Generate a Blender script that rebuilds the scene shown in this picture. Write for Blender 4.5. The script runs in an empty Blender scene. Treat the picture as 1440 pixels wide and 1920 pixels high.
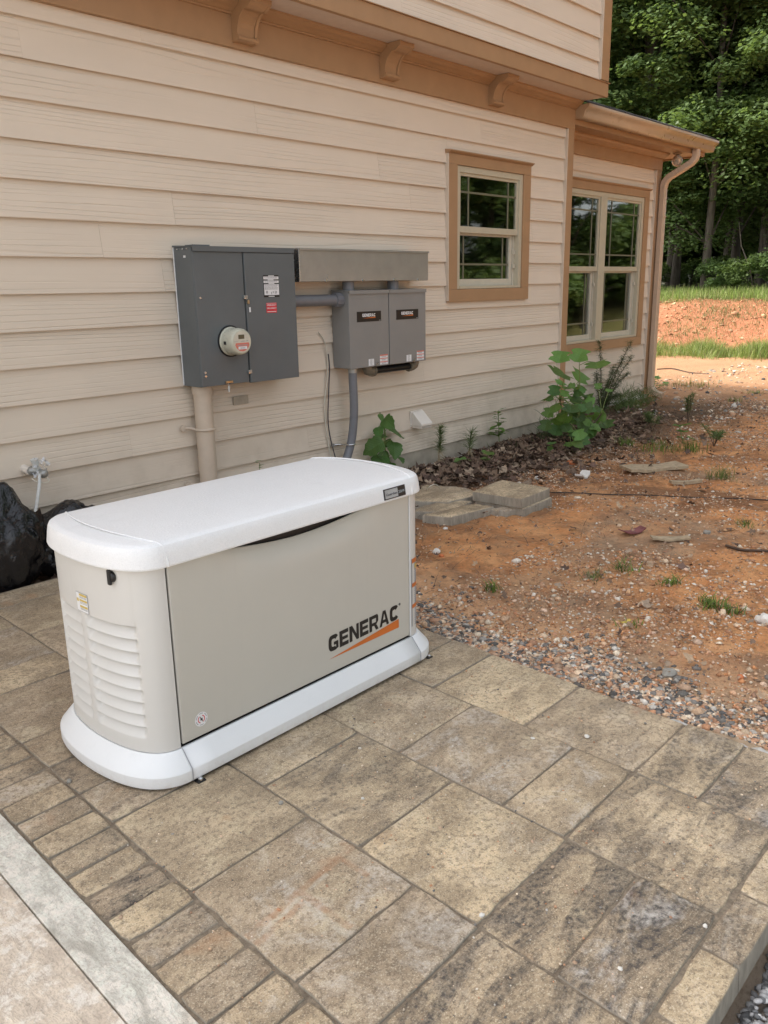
import bpy, bmesh, math, random
import numpy as np
from mathutils import Vector, Matrix, Euler, noise as mnoise

R = math.radians
random.seed(7)
RNG = np.random.default_rng(11)

# ------------------------------------------------------------------ camera
scene = bpy.context.scene
COL = scene.collection
CAM_POS = (-7.0186, -4.1181, 1.2519)
CAM_F, CAM_YAW, CAM_PITCH, CAM_ROLL = 1555.5, 0.8318, -0.2660, -0.0189


def cam_axes():
    cy, sy = math.cos(CAM_YAW), math.sin(CAM_YAW)
    cp, sp = math.cos(CAM_PITCH), math.sin(CAM_PITCH)
    f = Vector((sy * cp, cy * cp, sp))
    r = Vector((cy, -sy, 0))
    u = r.cross(f)
    c, s = math.cos(CAM_ROLL), math.sin(CAM_ROLL)
    return c * r + s * u, -s * r + c * u, f


CR, CU, CF = cam_axes()
cam_data = bpy.data.cameras.new('camera')
cam = bpy.data.objects.new('camera', cam_data)
COL.objects.link(cam)
cam.matrix_world = Matrix(((CR.x, CU.x, -CF.x, CAM_POS[0]), (CR.y, CU.y, -CF.y, CAM_POS[1]),
                           (CR.z, CU.z, -CF.z, CAM_POS[2]), (0, 0, 0, 1)))
cam_data.sensor_fit = 'HORIZONTAL'
cam_data.sensor_width = 36.0
cam_data.lens = 36.0 * CAM_F / 1440.0
cam_data.clip_start = 0.05
cam_data.clip_end = 600
scene.camera = cam

# ------------------------------------------------------------------ sky and sun
SUN_EL, SUN_AZ = 52.0, 118.0          # azimuth measured from +X towards +Y: behind the house, to the left
sun_dir = Vector((math.cos(R(SUN_EL)) * math.cos(R(SUN_AZ)), math.cos(R(SUN_EL)) * math.sin(R(SUN_AZ)), math.sin(R(SUN_EL))))
world = bpy.data.worlds.new('World')
scene.world = world
world.use_nodes = True
wn = world.node_tree
wn.nodes.clear()
sky = wn.nodes.new('ShaderNodeTexSky')
sky.sky_type = 'NISHITA'
sky.sun_disc = False
sky.sun_elevation = R(SUN_EL)
sky.sun_rotation = R(90 - SUN_AZ)
sky.dust_density = 4.0
sky.ozone_density = 1.0
hs = wn.nodes.new('ShaderNodeHueSaturation')
hs.inputs['Saturation'].default_value = 0.30
bg = wn.nodes.new('ShaderNodeBackground')
bg.inputs['Strength'].default_value = 0.15
wo = wn.nodes.new('ShaderNodeOutputWorld')
wn.links.new(sky.outputs[0], hs.inputs['Color'])
wn.links.new(hs.outputs[0], bg.inputs['Color'])
wn.links.new(bg.outputs[0], wo.inputs['Surface'])

sl = bpy.data.lights.new('sun', 'SUN')
sl.energy = 1.5
sl.angle = R(8.0)
sl.color = (1.0, 0.93, 0.82)
sun = bpy.data.objects.new('sun', sl)
COL.objects.link(sun)
sun.rotation_euler = (-sun_dir).to_track_quat('-Z', 'Y').to_euler()

vs = scene.view_settings
vs.view_transform = 'Standard'
vs.look = 'None'
vs.gamma = 1.0
vs.exposure = 1.5
vs.use_curve_mapping = False
scene.cycles.use_denoising = True
scene.cycles.max_bounces = 8
scene.cycles.transparent_max_bounces = 12

# ------------------------------------------------------------------ helpers
ZG = -0.07            # top of the pavers
LAP = 0.1778          # exposure of the lap siding


def ray(px, py):
    """Direction through a pixel of the 1440x1920 photograph (used to read positions off it)."""
    return CR * ((px - 720) / CAM_F) + CU * ((960 - py) / CAM_F) + CF


def atY(px, py, y):
    d = ray(px, py)
    t = (y - CAM_POS[1]) / d.y
    return Vector(CAM_POS) + d * t


def atZ(px, py, z):
    d = ray(px, py)
    t = (z - CAM_POS[2]) / d.z
    return Vector(CAM_POS) + d * t


class MB:
    """Collects vertices and faces of one mesh."""

    def __init__(self):
        self.v, self.f, self.m = [], [], []

    def add(self, verts, faces, mi=0):
        b = len(self.v)
        self.v += [tuple(p) for p in verts]
        self.f += [tuple(b + i for i in fc) for fc in faces]
        self.m += [mi] * len(faces)
        return self

    def box(self, x0, x1, y0, y1, z0, z1, mi=0):
        return self.add([(x0, y0, z0), (x1, y0, z0), (x1, y1, z0), (x0, y1, z0),
                         (x0, y0, z1), (x1, y0, z1), (x1, y1, z1), (x0, y1, z1)],
                        [(0, 3, 2, 1), (4, 5, 6, 7), (0, 1, 5, 4), (1, 2, 6, 5), (2, 3, 7, 6), (3, 0, 4, 7)], mi)

    def prism_x(self, prof, x0, x1, mi=0):
        """prof: (y, z) polygon, counter-clockwise seen from +X."""
        n = len(prof)
        vs = [(x0, y, z) for y, z in prof] + [(x1, y, z) for y, z in prof]
        fs = [tuple(range(n - 1, -1, -1)), tuple(range(n, 2 * n))]
        fs += [(i, (i + 1) % n, n + (i + 1) % n, n + i) for i in range(n)]
        return self.add(vs, fs, mi)

    def prism_z(self, poly, z0, z1, mi=0):
        n = len(poly)
        vs = [(x, y, z0) for x, y in poly] + [(x, y, z1) for x, y in poly]
        fs = [tuple(range(n - 1, -1, -1)), tuple(range(n, 2 * n))]
        fs += [(i, (i + 1) % n, n + (i + 1) % n, n + i) for i in range(n)]
        return self.add(vs, fs, mi)

    def tube(self, pts, r, seg=10, caps=True, mi=0):
        pts = [Vector(p) for p in pts]
        n = len(pts)
        rs = r if isinstance(r, (list, tuple)) else [r] * n
        vs, up = [], None
        for i, p in enumerate(pts):
            t = (pts[min(i + 1, n - 1)] - pts[max(i - 1, 0)]).normalized()
            if up is None:
                up = Vector((0, 0, 1)) if abs(t.z) < .9 else Vector((1, 0, 0))
            a = t.cross(up)
            if a.length < 1e-6:
                a = t.orthogonal()
            a.normalize()
            b = a.cross(t).normalized()
            up = b
            for k in range(seg):
                w = 2 * math.pi * k / seg
                vs.append(p + (a * math.cos(w) + b * math.sin(w)) * rs[i])
        fs = []
        for i in range(n - 1):
            for k in range(seg):
                k2 = (k + 1) % seg
                fs.append((i * seg + k, i * seg + k2, (i + 1) * seg + k2, (i + 1) * seg + k))
        if caps:
            fs.append(tuple(range(seg - 1, -1, -1)))
            fs.append(tuple((n - 1) * seg + k for k in range(seg)))
        return self.add(vs, fs, mi)

    def rect_tube(self, pts, ax, w, d, mi=0):
        """Rectangular pipe along pts; ax = its constant width axis, w/d = full width/depth."""
        pts = [Vector(p) for p in pts]
        ax = Vector(ax).normalized()
        n, vs = len(pts), []
        for i, p in enumerate(pts):
            t = (pts[min(i + 1, n - 1)] - pts[max(i - 1, 0)]).normalized()
            b = t.cross(ax).normalized()
            c = .18
            for sx, sy in ((-1, -1 + c), (-1 + c, -1), (1 - c, -1), (1, -1 + c), (1, 1 - c), (1 - c, 1), (-1 + c, 1), (-1, 1 - c)):
                vs.append(p + ax * sx * w / 2 + b * sy * d / 2)
        fs = []
        for i in range(n - 1):
            for k in range(8):
                k2 = (k + 1) % 8
                fs.append((i * 8 + k, i * 8 + k2, (i + 1) * 8 + k2, (i + 1) * 8 + k))
        fs.append(tuple(range(7, -1, -1)))
        fs.append(tuple((n - 1) * 8 + k for k in range(8)))
        return self.add(vs, fs, mi)

    def lathe(self, prof, center, axis='y', seg=32, mi=0):
        """prof: (radius, height along axis)."""
        vs, c = [], Vector(center)
        for r, h in prof:
            for k in range(seg):
                a = 2 * math.pi * k / seg
                x, z = r * math.cos(a), r * math.sin(a)
                vs.append(c + (Vector((x, h, z)) if axis == 'y' else Vector((x, z, h)) if axis == 'z' else Vector((h, x, z))))
        fs = []
        for i in range(len(prof) - 1):
            for k in range(seg):
                k2 = (k + 1) % seg
                fs.append((i * seg + k, i * seg + k2, (i + 1) * seg + k2, (i + 1) * seg + k))
        fs.append(tuple(range(seg)))
        fs.append(tuple((len(prof) - 1) * seg + k for k in range(seg - 1, -1, -1)))
        return self.add(vs, fs, mi)

    def loft(self, rings, cap0=True, cap1=True, mi=0):
        n = len(rings[0])
        vs = [p for r in rings for p in r]
        fs = []
        for i in range(len(rings) - 1):
            for k in range(n):
                k2 = (k + 1) % n
                fs.append((i * n + k, i * n + k2, (i + 1) * n + k2, (i + 1) * n + k))
        if cap0:
            fs.append(tuple(range(n - 1, -1, -1)))
        if cap1:
            fs.append(tuple((len(rings) - 1) * n + k for k in range(n)))
        return self.add(vs, fs, mi)


def world_loc(o):
    p = Vector((0, 0, 0))
    while o is not None:
        p += o.location
        o = o.parent
    return p


def obj(name, mb, mat, parent=None, smooth=None, bevel=None, fix=True, origin=None):
    """One mesh object. Coordinates in mb are world coordinates; the parent's location is taken off."""
    me = bpy.data.meshes.new(name)
    off = world_loc(parent) if parent is not None else Vector((0, 0, 0))
    own = Vector(origin) if origin is not None else off
    me.from_pydata([tuple(Vector(v) - own) for v in mb.v], [], mb.f)
    mats = mat if isinstance(mat, (list, tuple)) else [mat]
    for m in mats:
        me.materials.append(m)
    if len(mats) > 1:
        me.polygons.foreach_set('material_index', mb.m)
    if fix:
        b = bmesh.new()
        b.from_mesh(me)
        bmesh.ops.recalc_face_normals(b, faces=b.faces)
        b.to_mesh(me)
        b.free()
    if smooth is not None:
        me.polygons.foreach_set('use_smooth', [True] * len(me.polygons))
        me.set_sharp_from_angle(angle=R(smooth))
    me.update()
    o = bpy.data.objects.new(name, me)
    COL.objects.link(o)
    if parent is not None:
        o.parent = parent
    o.location = own - off
    if bevel:
        md = o.modifiers.new('bevel', 'BEVEL')
        md.width = bevel
        md.segments = 2
        md.limit_method = 'ANGLE'
        md.harden_normals = False
    return o


def tag(o, label=None, cat=None, group=None, kind=None):
    for k, v in (('label', label), ('category', cat), ('group', group), ('kind', kind)):
        if v:
            o[k] = v
    return o


def thing(name, loc, label, cat, group=None):
    o = bpy.data.objects.new(name, None)
    o.empty_display_size = .1
    COL.objects.link(o)
    o.location = loc
    return tag(o, label, cat, group)


def part_empty(name, loc, parent):
    o = bpy.data.objects.new(name, None)
    o.empty_display_size = .05
    COL.objects.link(o)
    o.parent = parent
    o.location = Vector(loc) - world_loc(parent)
    return o


def copy_tree(o, parent=None):
    c = o.copy()
    COL.objects.link(c)
    c.parent = parent
    for ch in o.children:
        copy_tree(ch, c)
    return c


def text_mesh(body, size, bold=0.0, sx=1.0, spacing=1.0, align='LEFT', shear=0.0, extrude=0.0004):
    cu = bpy.data.curves.new('t', 'FONT')
    cu.body = body
    cu.size = size
    cu.offset = bold
    cu.space_character = spacing
    cu.align_x = align
    cu.shear = shear
    cu.extrude = extrude
    cu.resolution_u = 3
    o = bpy.data.objects.new('t', cu)
    COL.objects.link(o)
    dg = bpy.context.evaluated_depsgraph_get()
    me = bpy.data.meshes.new_from_object(o.evaluated_get(dg))
    bpy.data.objects.remove(o)
    bpy.data.curves.remove(cu)
    me.transform(Matrix.Diagonal((sx, 1, 1, 1)))
    return me


def lettering(name, body, loc, size, mat, parent, width=None, **kw):
    """Upright lettering facing -Y, lower left corner at loc (world)."""
    me = text_mesh(body, size, **kw)
    if width:
        xs = [v.co.x for v in me.vertices]
        w = max(xs) - min(xs)
        me.transform(Matrix.Diagonal((width / w, 1, 1, 1)))
    me.transform(Matrix.Rotation(R(90), 4, 'X'))
    me.materials.clear()
    me.materials.append(mat)
    o = bpy.data.objects.new(name, me)
    COL.objects.link(o)
    o.parent = parent
    o.location = Vector(loc) - world_loc(parent)
    return o
# ------------------------------------------------------------------ materials


class NT:
    """Small wrapper to write node trees compactly."""

    def __init__(self, name):
        self.mat = bpy.data.materials.new(name)
        self.mat.use_nodes = True
        self.t = self.mat.node_tree
        self.b = self.t.nodes['Principled BSDF']
        self.out = self.t.nodes['Material Output']

    def n(self, kind, ins=None, **props):
        nd = self.t.nodes.new('ShaderNode' + kind)
        for k, v in props.items():
            setattr(nd, k, v)
        for k, v in (ins or {}).items():
            s = nd.inputs[k]
            if isinstance(v, bpy.types.NodeSocket):
                self.t.links.new(v, s)
            else:
                s.default_value = v
        return nd

    def set(self, **ins):
        names = dict(color='Base Color', rough='Roughness', metal='Metallic', normal='Normal', spec='Specular IOR Level',
                     coat='Coat Weight', coat_rough='Coat Roughness')
        for k, v in ins.items():
            s = self.b.inputs[names[k]]
            if isinstance(v, bpy.types.NodeSocket):
                self.t.links.new(v, s)
            else:
                s.default_value = v if not isinstance(v, tuple) or len(v) == 4 else (*v, 1)
        return self

    def pos(self):
        return self.n('NewGeometry').outputs['Position']

    def objco(self):
        return self.n('TexCoord').outputs['Object']

    def scaled(self, vec, sc, off=None):
        m = self.n('Mapping', {'Vector': vec, 'Scale': sc})
        if off is not None:
            if isinstance(off, bpy.types.NodeSocket):
                self.t.links.new(off, m.inputs['Location'])
            else:
                m.inputs['Location'].default_value = off
        return m.outputs[0]

    def noise(self, vec, scale, detail=4, rough=.55, dist=0.0):
        return self.n('TexNoise', {'Vector': vec, 'Scale': scale, 'Detail': detail, 'Roughness': rough, 'Distortion': dist}).outputs['Fac']

    def voro(self, vec, scale, feature='F1', out='Distance', rand=1.0):
        return self.n('TexVoronoi', {'Vector': vec, 'Scale': scale, 'Randomness': rand}, feature=feature).outputs[out]

    def ramp(self, fac, stops, interp='LINEAR'):
        nd = self.n('ValToRGB', {'Fac': fac})
        cr = nd.color_ramp
        cr.interpolation = interp
        while len(cr.elements) > 1:
            cr.elements.remove(cr.elements[-1])
        for i, (p, c) in enumerate(stops):
            e = cr.elements[0] if i == 0 else cr.elements.new(p)
            e.position = p
            e.color = (c, c, c, 1) if not isinstance(c, tuple) else (*c, 1)
        return nd.outputs[0]

    def mix(self, fac, a, b, mode='MIX'):
        nd = self.n('Mix', data_type='RGBA', blend_type=mode)
        for sock, v in ((nd.inputs[0], fac), (nd.inputs[6], a), (nd.inputs[7], b)):
            if isinstance(v, bpy.types.NodeSocket):
                self.t.links.new(v, sock)
            elif isinstance(v, tuple):
                sock.default_value = (*v, 1) if len(v) == 3 else v
            else:
                sock.default_value = v
        return nd.outputs[2]

    def math(self, op, a, b=0.0, c=0.0, clamp=False):
        nd = self.n('Math', operation=op, use_clamp=clamp)
        for i, v in enumerate((a, b, c)):
            if isinstance(v, bpy.types.NodeSocket):
                self.t.links.new(v, nd.inputs[i])
            else:
                nd.inputs[i].default_value = v
        return nd.outputs[0]

    def xyz(self, vec):
        s = self.n('SeparateXYZ', {0: vec})
        return s.outputs[0], s.outputs[1], s.outputs[2]

    def rnd(self):
        return self.n('ObjectInfo').outputs['Random']

    def ocol(self):
        return self.n('ObjectInfo').outputs['Color']

    def bump(self, h, strength=.4, dist=.01, normal=None):
        ins = {'Height': h, 'Strength': strength, 'Distance': dist}
        if normal is not None:
            ins['Normal'] = normal
        return self.n('Bump', ins).outputs[0]


MT = {}


def simple(name, color, rough=.5, metal=0.0, mottle=.12, scale=18.0, bump=0.0, bscale=120.0, spec=.5):
    """Plain material with a little uneven tone, gloss and relief so that no surface is flat."""
    t = NT(name)
    p = t.pos()
    nz = t.noise(p, scale, 5, .6)
    lo = tuple(max(0, c * (1 - mottle)) for c in color)
    hi = tuple(min(1, c * (1 + mottle)) for c in color)
    t.set(color=t.ramp(nz, [(.3, lo), (.7, hi)]), metal=metal, spec=spec)
    t.set(rough=t.ramp(t.noise(p, scale * 2.3, 3), [(.3, max(.02, rough - .07)), (.7, min(1, rough + .07))]))
    if bump:
        t.set(normal=t.bump(t.noise(p, bscale, 3), bump, .002))
    MT[name] = t.mat
    return t.mat


def siding_mat(name, base):
    t = NT(name)
    p, r = t.pos(), t.rnd()
    off = t.n('CombineXYZ', {0: t.math('MULTIPLY', r, 37.0), 1: t.math('MULTIPLY', r, 11.0), 2: t.math('MULTIPLY', r, 23.0)}).outputs[0]
    v1 = t.scaled(p, (.8, 1, 5.0), off)
    warp = t.noise(v1, 1.1, 2, .5)
    v2 = t.scaled(p, (.22, 1, 5.0), off)
    wv = t.n('TexWave', {'Vector': v2, 'Scale': 2.3, 'Distortion': 13.0, 'Detail': 1.5, 'Detail Scale': .8, 'Detail Roughness': .45},
             wave_type='BANDS', bands_direction='Z', wave_profile='SIN').outputs['Fac']
    grain = t.noise(t.scaled(p, (1.2, 1, 38), off), 2.0, 4, .6)
    amp = t.ramp(warp, [(.40, .04), (.60, 1.0)])
    h = t.math('ADD', t.math('MULTIPLY', t.ramp(wv, [(.0, 0.), (.10, .9), (.3, 1.)]), amp), t.math('MULTIPLY', grain, .16))
    dirt = t.noise(t.scaled(p, (1.2, 1, 2.0)), 1.6, 5, .6)
    tone = t.math('ADD', t.math('MULTIPLY', t.math('SUBTRACT', r, .5), .05), 1.0)
    c = t.mix(t.ramp(dirt, [(.35, 0.), (.75, .4)]), base, tuple(x * .86 for x in base))
    # splash dirt on the lowest boards
    x, y, z = t.xyz(p)
    low = t.math('MULTIPLY', t.ramp(z, [(.0, 1.), (.55, 0.)]), t.ramp(t.noise(p, 5, 5, .7), [(.45, 0.), (.7, .35)]))
    c = t.mix(low, c, (.33, .25, .17))
    hsv = t.n('HueSaturation', {'Color': c, 'Value': tone}).outputs[0]
    t.set(color=hsv, rough=.55, normal=t.bump(h, .68, .0034), spec=.35)
    MT[name] = t.mat


siding_mat('siding', (.715, .618, .50))
siding_mat('siding_upper', (.715, .618, .50))
simple('trim', (.375, .225, .118), .5, mottle=.06, scale=6, bump=.05)
simple('trim_light', (.62, .53, .43), .5, mottle=.05)
simple('soffit', (.60, .50, .43), .55, mottle=.05)
simple('gutter', (.47, .33, .205), .32, mottle=.05, scale=5)
simple('downspout', (.52, .39, .28), .38, mottle=.07, scale=9)
simple('vinyl', (.50, .45, .335), .38, mottle=.05)
simple('vinyl_white', (.54, .505, .41), .4, mottle=.05)
simple('muntin', (.15, .145, .095), .45)  # dimming by the window glass put into the bar colour
simple('sheathing', (.30, .26, .2), .8)
simple('interior', (.22, .21, .2), .9)
simple('curtain', (.45, .45, .44), .9)
simple('foundation', (.43, .375, .295), .85, mottle=.22, scale=7, bump=.35, bscale=45)
simple('found_line', (.70, .66, .58), .8, mottle=.2, scale=20)
simple('shingle', (.055, .052, .052), .9, mottle=.35, scale=60, bump=.6, bscale=220)
simple('panel_grey', (.115, .130, .136), .42, mottle=.05, scale=5, bump=.08, bscale=350)
simple('panel_hole', (.012, .012, .013), .6)
simple('switch_grey', (.245, .240, .228), .42, mottle=.04, scale=6, bump=.08, bscale=350)
simple('galv', (.37, .37, .35), .36, metal=.55, mottle=.07, scale=9, bump=.03, bscale=60)
simple('steel', (.62, .62, .62), .25, metal=1.0)
simple('brass', (.45, .33, .2), .35, metal=.9)
simple('pvc_grey', (.175, .18, .195), .42, mottle=.06)
simple('pvc_tan', (.58, .48, .375), .45, mottle=.07, scale=9)
simple('conn_brown', (.20, .17, .125), .4, mottle=.2, scale=30)
simple('meter_ivory', (.56, .55, .44), .3, mottle=.05)
simple('meter_face', (.60, .56, .46), .4)
simple('black_plastic', (.012, .012, .013), .38)
simple('black', (.010, .009, .009), .45)
simple('lcd', (.085, .08, .05), .2)
simple('paper_white', (.78, .78, .78), .5, mottle=.04)
simple('paper_grey', (.33, .33, .34), .5)
simple('sticker_red', (.62, .03, .045), .4, mottle=.05)
simple('sticker_salmon', (.62, .18, .13), .4, mottle=.08)
simple('sticker_orange', (.60, .17, .035), .42, mottle=.06)
simple('sticker_yellow', (.62, .46, .10), .45, mottle=.08)
simple('silver', (.38, .42, .44), .35, metal=.3)
simple('logo_orange', (.60, .155, .025), .4, mottle=.03)
simple('wire_white', (.62, .58, .48), .45)
simple('wire_dark', (.045, .04, .05), .45)
simple('vent_ivory', (.76, .70, .62), .45, mottle=.05)
simple('hose_white', (.62, .63, .60), .4, mottle=.1, scale=30)
simple('rubber', (.02, .02, .022), .7)
simple('bulb', (.62, .57, .50), .28, metal=.5)


def gen_white(name, base, speck, rough=.42, drops=0.0):
    t = NT(name)
    p = t.pos()
    sm = t.noise(p, 7, 5, .6)
    c = t.mix(t.ramp(sm, [(.35, 0.), (.75, .35)]), base, tuple(x * .93 for x in base))
    g = t.noise(t.scaled(p, (1, 1, .6)), 3.2, 6, .7)
    c = t.mix(t.ramp(g, [(.60, 0.), (.78, .22)]), c, (.40, .37, .33))
    zc = t.xyz(p)[2]
    spl = t.math('MULTIPLY', t.ramp(t.math('ADD', zc, .10), [(.035, 1.), (.085, .0)]), t.ramp(t.noise(p, 48, 6, .75), [(.48, 0.), (.70, .35)]))
    c = t.mix(spl, c, (.42, .32, .22))
    strk = t.noise(t.scaled(p, (14, 14, .8)), 2.0, 5, .7)
    c = t.mix(t.ramp(strk, [(.58, 0.), (.76, .07)]), c, (.36, .33, .28))
    h = t.noise(p, 260, 2, .6)
    if drops:
        c = t.mix(t.ramp(t.noise(p, 230, 3, .8), [(.40, .20), (.54, 0.)]), c, tuple(x * .74 for x in base))
    nrm = t.bump(h, speck, .0016)
    if drops:
        d = t.voro(p, 95, 'F1')
        m = t.ramp(t.noise(p, 9, 3), [(.40, 0.), (.55, 1.)])
        dd = t.math('MULTIPLY', t.ramp(d, [(.0, 1.), (.32, .55), (.42, 0.)]), m)
        nrm = t.bump(dd, drops, .0025, nrm)
        rr = t.mix(t.math('MULTIPLY', t.ramp(d, [(.30, 1.), (.40, 0.)]), m), (rough,) * 3, (.30,) * 3)
        t.set(rough=rr)
    else:
        t.set(rough=t.ramp(t.noise(p, 14, 4), [(.3, rough - .08), (.7, rough + .1)]))
    t.set(color=c, normal=nrm, spec=.45)
    MT[name] = t.mat


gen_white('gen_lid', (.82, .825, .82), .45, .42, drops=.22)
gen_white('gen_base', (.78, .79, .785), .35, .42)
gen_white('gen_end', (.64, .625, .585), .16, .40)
gen_white('gen_door', (.535, .515, .455), .10, .36)  # same beige as the ends; shade of its facing put into the colour


def glass_mat():
    t = NT('window_glass')
    nt = t.t
    nt.nodes.remove(t.b)
    fr = t.n('Fresnel', {'IOR': 1.62})
    tr = t.n('BsdfTransparent', {'Color': (.90, .93, .90, 1)})
    nz = t.bump(t.noise(t.pos(), 2.2, 2), .012, .05)
    gl = t.n('BsdfGlossy', {'Color': (.95, .97, .95, 1), 'Roughness': .03, 'Normal': nz})
    f = t.math('MULTIPLY', fr.outputs[0], 2.4, clamp=True)
    mx = t.n('MixShader', {0: f, 1: tr.outputs[0], 2: gl.outputs[0]})
    nt.links.new(mx.outputs[0], t.out.inputs['Surface'])
    MT['window_glass'] = t.mat


glass_mat()


def paver_mat(name, stain=False):
    t = NT(name)
    p, r, oc = t.pos(), t.rnd(), t.ocol()
    off = t.n('CombineXYZ', {0: t.math('MULTIPLY', r, 51.0), 1: t.math('MULTIPLY', r, 29.0), 2: 0.0}).outputs[0]
    pv = t.n('VectorMath', {0: p, 1: off}, operation='ADD').outputs[0]
    ocs = t.n('SeparateColor', {0: oc})
    # oc.r = dark streaks, oc.g = white bloom, oc.b = warm/yellow amount
    big = t.noise(t.scaled(pv, (2.0, 6.5, 1)), 1.6, 6, .62, .6)
    mid = t.noise(pv, 9, 7, .68)
    fine = t.noise(pv, 70, 5, .7)
    spk = t.noise(pv, 260, 3, .75)
    warm = t.mix(ocs.outputs[2], (.51, .395, .275), (.74, .575, .365))
    c = t.mix(t.ramp(big, [(.34, .7), (.60, 0.)]), warm, (.29, .215, .135))
    wide = t.noise(p, 2.1, 6, .65, .4)
    c = t.mix(t.ramp(wide, [(.40, .4), (.56, 0.)]), c, (.24, .18, .115))
    c = t.mix(t.ramp(mid, [(.38, .6), (.54, 0.)]), c, (.24, .18, .115))
    c = t.mix(t.ramp(mid, [(.54, .0), (.68, .45)]), c, (.70, .59, .39))
    c = t.mix(t.ramp(fine, [(.40, .65), (.50, 0.)]), c, (.20, .150, .10))
    c = t.mix(t.ramp(spk, [(.56, 0.), (.64, .6)]), c, (.80, .71, .54))
    c = t.mix(t.ramp(spk, [(.34, .8), (.42, 0.)]), c, (.10, .076, .052))
    dk = t.noise(t.scaled(pv, (1.1, 3.4, 1)), 3.0, 8, .70, 1.2)
    dkm = t.math('MULTIPLY', t.ramp(dk, [(.44, 0.), (.56, 1.)]), ocs.outputs[0])
    dkm = t.math('MULTIPLY', dkm, t.ramp(fine, [(.36, 1.), (.66, .35)]))
    c = t.mix(dkm, c, (.058, .052, .049))
    rust = t.math('MULTIPLY', t.ramp(t.noise(pv, 5.5, 3, .5), [(.66, 0.), (.76, .6)]), t.ramp(mid, [(.4, .2), (.6, 1.)]))
    c = t.mix(rust, c, (.42, .19, .075))
    wh = t.noise(t.scaled(pv, (3.0, 3.6, 1)), 2.0, 8, .74, .8)
    whm = t.math('MULTIPLY', t.ramp(wh, [(.50, 0.), (.64, 1.)]), ocs.outputs[1])
    whm = t.math('MULTIPLY', whm, t.ramp(fine, [(.38, .08), (.62, .75)]))
    c = t.mix(whm, c, (.64, .61, .565))
    if stain:      # rust ghost of a removed steel frame
        x, y, z = t.xyz(p)
        wob = t.math('MULTIPLY', t.math('SUBTRACT', t.noise(p, 18, 3), .5), .012)

        def band(v, c0, w):
            return t.ramp(t.math('ABSOLUTE', t.math('SUBTRACT', t.math('ADD', v, wob), c0)), [(0., 1.), (w * .55, .9), (w, 0.)])

        def gate(v, a, b):
            return t.math('MULTIPLY', t.math('GREATER_THAN', v, a), t.math('LESS_THAN', v, b))

        yy = t.math('SUBTRACT', y, t.math('MULTIPLY', t.math('ADD', x, 5.97), .11))
        lines = t.math('MULTIPLY', band(yy, -2.893, .013), gate(x, -6.15, -5.79))
        l2 = t.math('MULTIPLY', band(yy, -2.922, .011), gate(x, -6.15, -6.00))
        l3 = t.math('MULTIPLY', band(x, -5.985, .012), gate(y, -3.06, -2.90))
        l4 = t.math('MULTIPLY', band(x, -5.842, .010), gate(y, -2.975, -2.885))
        allm = t.math('MAXIMUM', t.math('MAXIMUM', lines, l2), t.math('MAXIMUM', l3, l4))
        allm = t.math('MULTIPLY', allm, t.ramp(t.noise(p, 22, 6, .75), [(.36, .0), (.62, .55)]))
        c = t.mix(allm, c, (.44, .22, .11))
        wl = t.math('MULTIPLY', band(x, -6.004, .012), gate(y, -3.08, -2.90))
        wl2 = t.math('MULTIPLY', band(yy, -2.908, .008), gate(x, -6.13, -5.90))
        wk = t.math('MULTIPLY', t.math('MAXIMUM', wl, wl2), t.ramp(t.noise(p, 30, 5, .75), [(.35, .05), (.6, .40)]))
        c = t.mix(wk, c, (.60, .56, .47))
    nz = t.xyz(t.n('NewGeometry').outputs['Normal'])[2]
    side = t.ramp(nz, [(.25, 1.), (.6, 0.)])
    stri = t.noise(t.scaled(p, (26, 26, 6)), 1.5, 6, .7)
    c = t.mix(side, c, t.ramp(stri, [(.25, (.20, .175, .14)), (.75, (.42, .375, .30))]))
    h = t.math('ADD', t.math('MULTIPLY', mid, .5), t.math('ADD', t.math('MULTIPLY', fine, .35), t.math('MULTIPLY', spk, .25)))
    t.set(color=c, rough=t.ramp(mid, [(.3, .62), (.7, .85)]), normal=t.bump(h, .75, .009), spec=.35)
    MT[name] = t.mat


paver_mat('paver')
paver_mat('paver_stained', True)


def sand_mat():
    t = NT('joint_sand')
    p = t.pos()
    a, b = t.noise(p, 60, 6, .7), t.noise(p, 500, 3, .8)
    c = t.mix(t.ramp(a, [(.3, 0.), (.7, 1.)]), (.15, .115, .08), (.40, .32, .23))
    c = t.mix(t.ramp(b, [(.62, 0.), (.72, .8)]), c, (.55, .48, .38))
    t.set(color=c, rough=.95, normal=t.bump(b, .9, .004))
    MT['joint_sand'] = t.mat


sand_mat()


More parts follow.
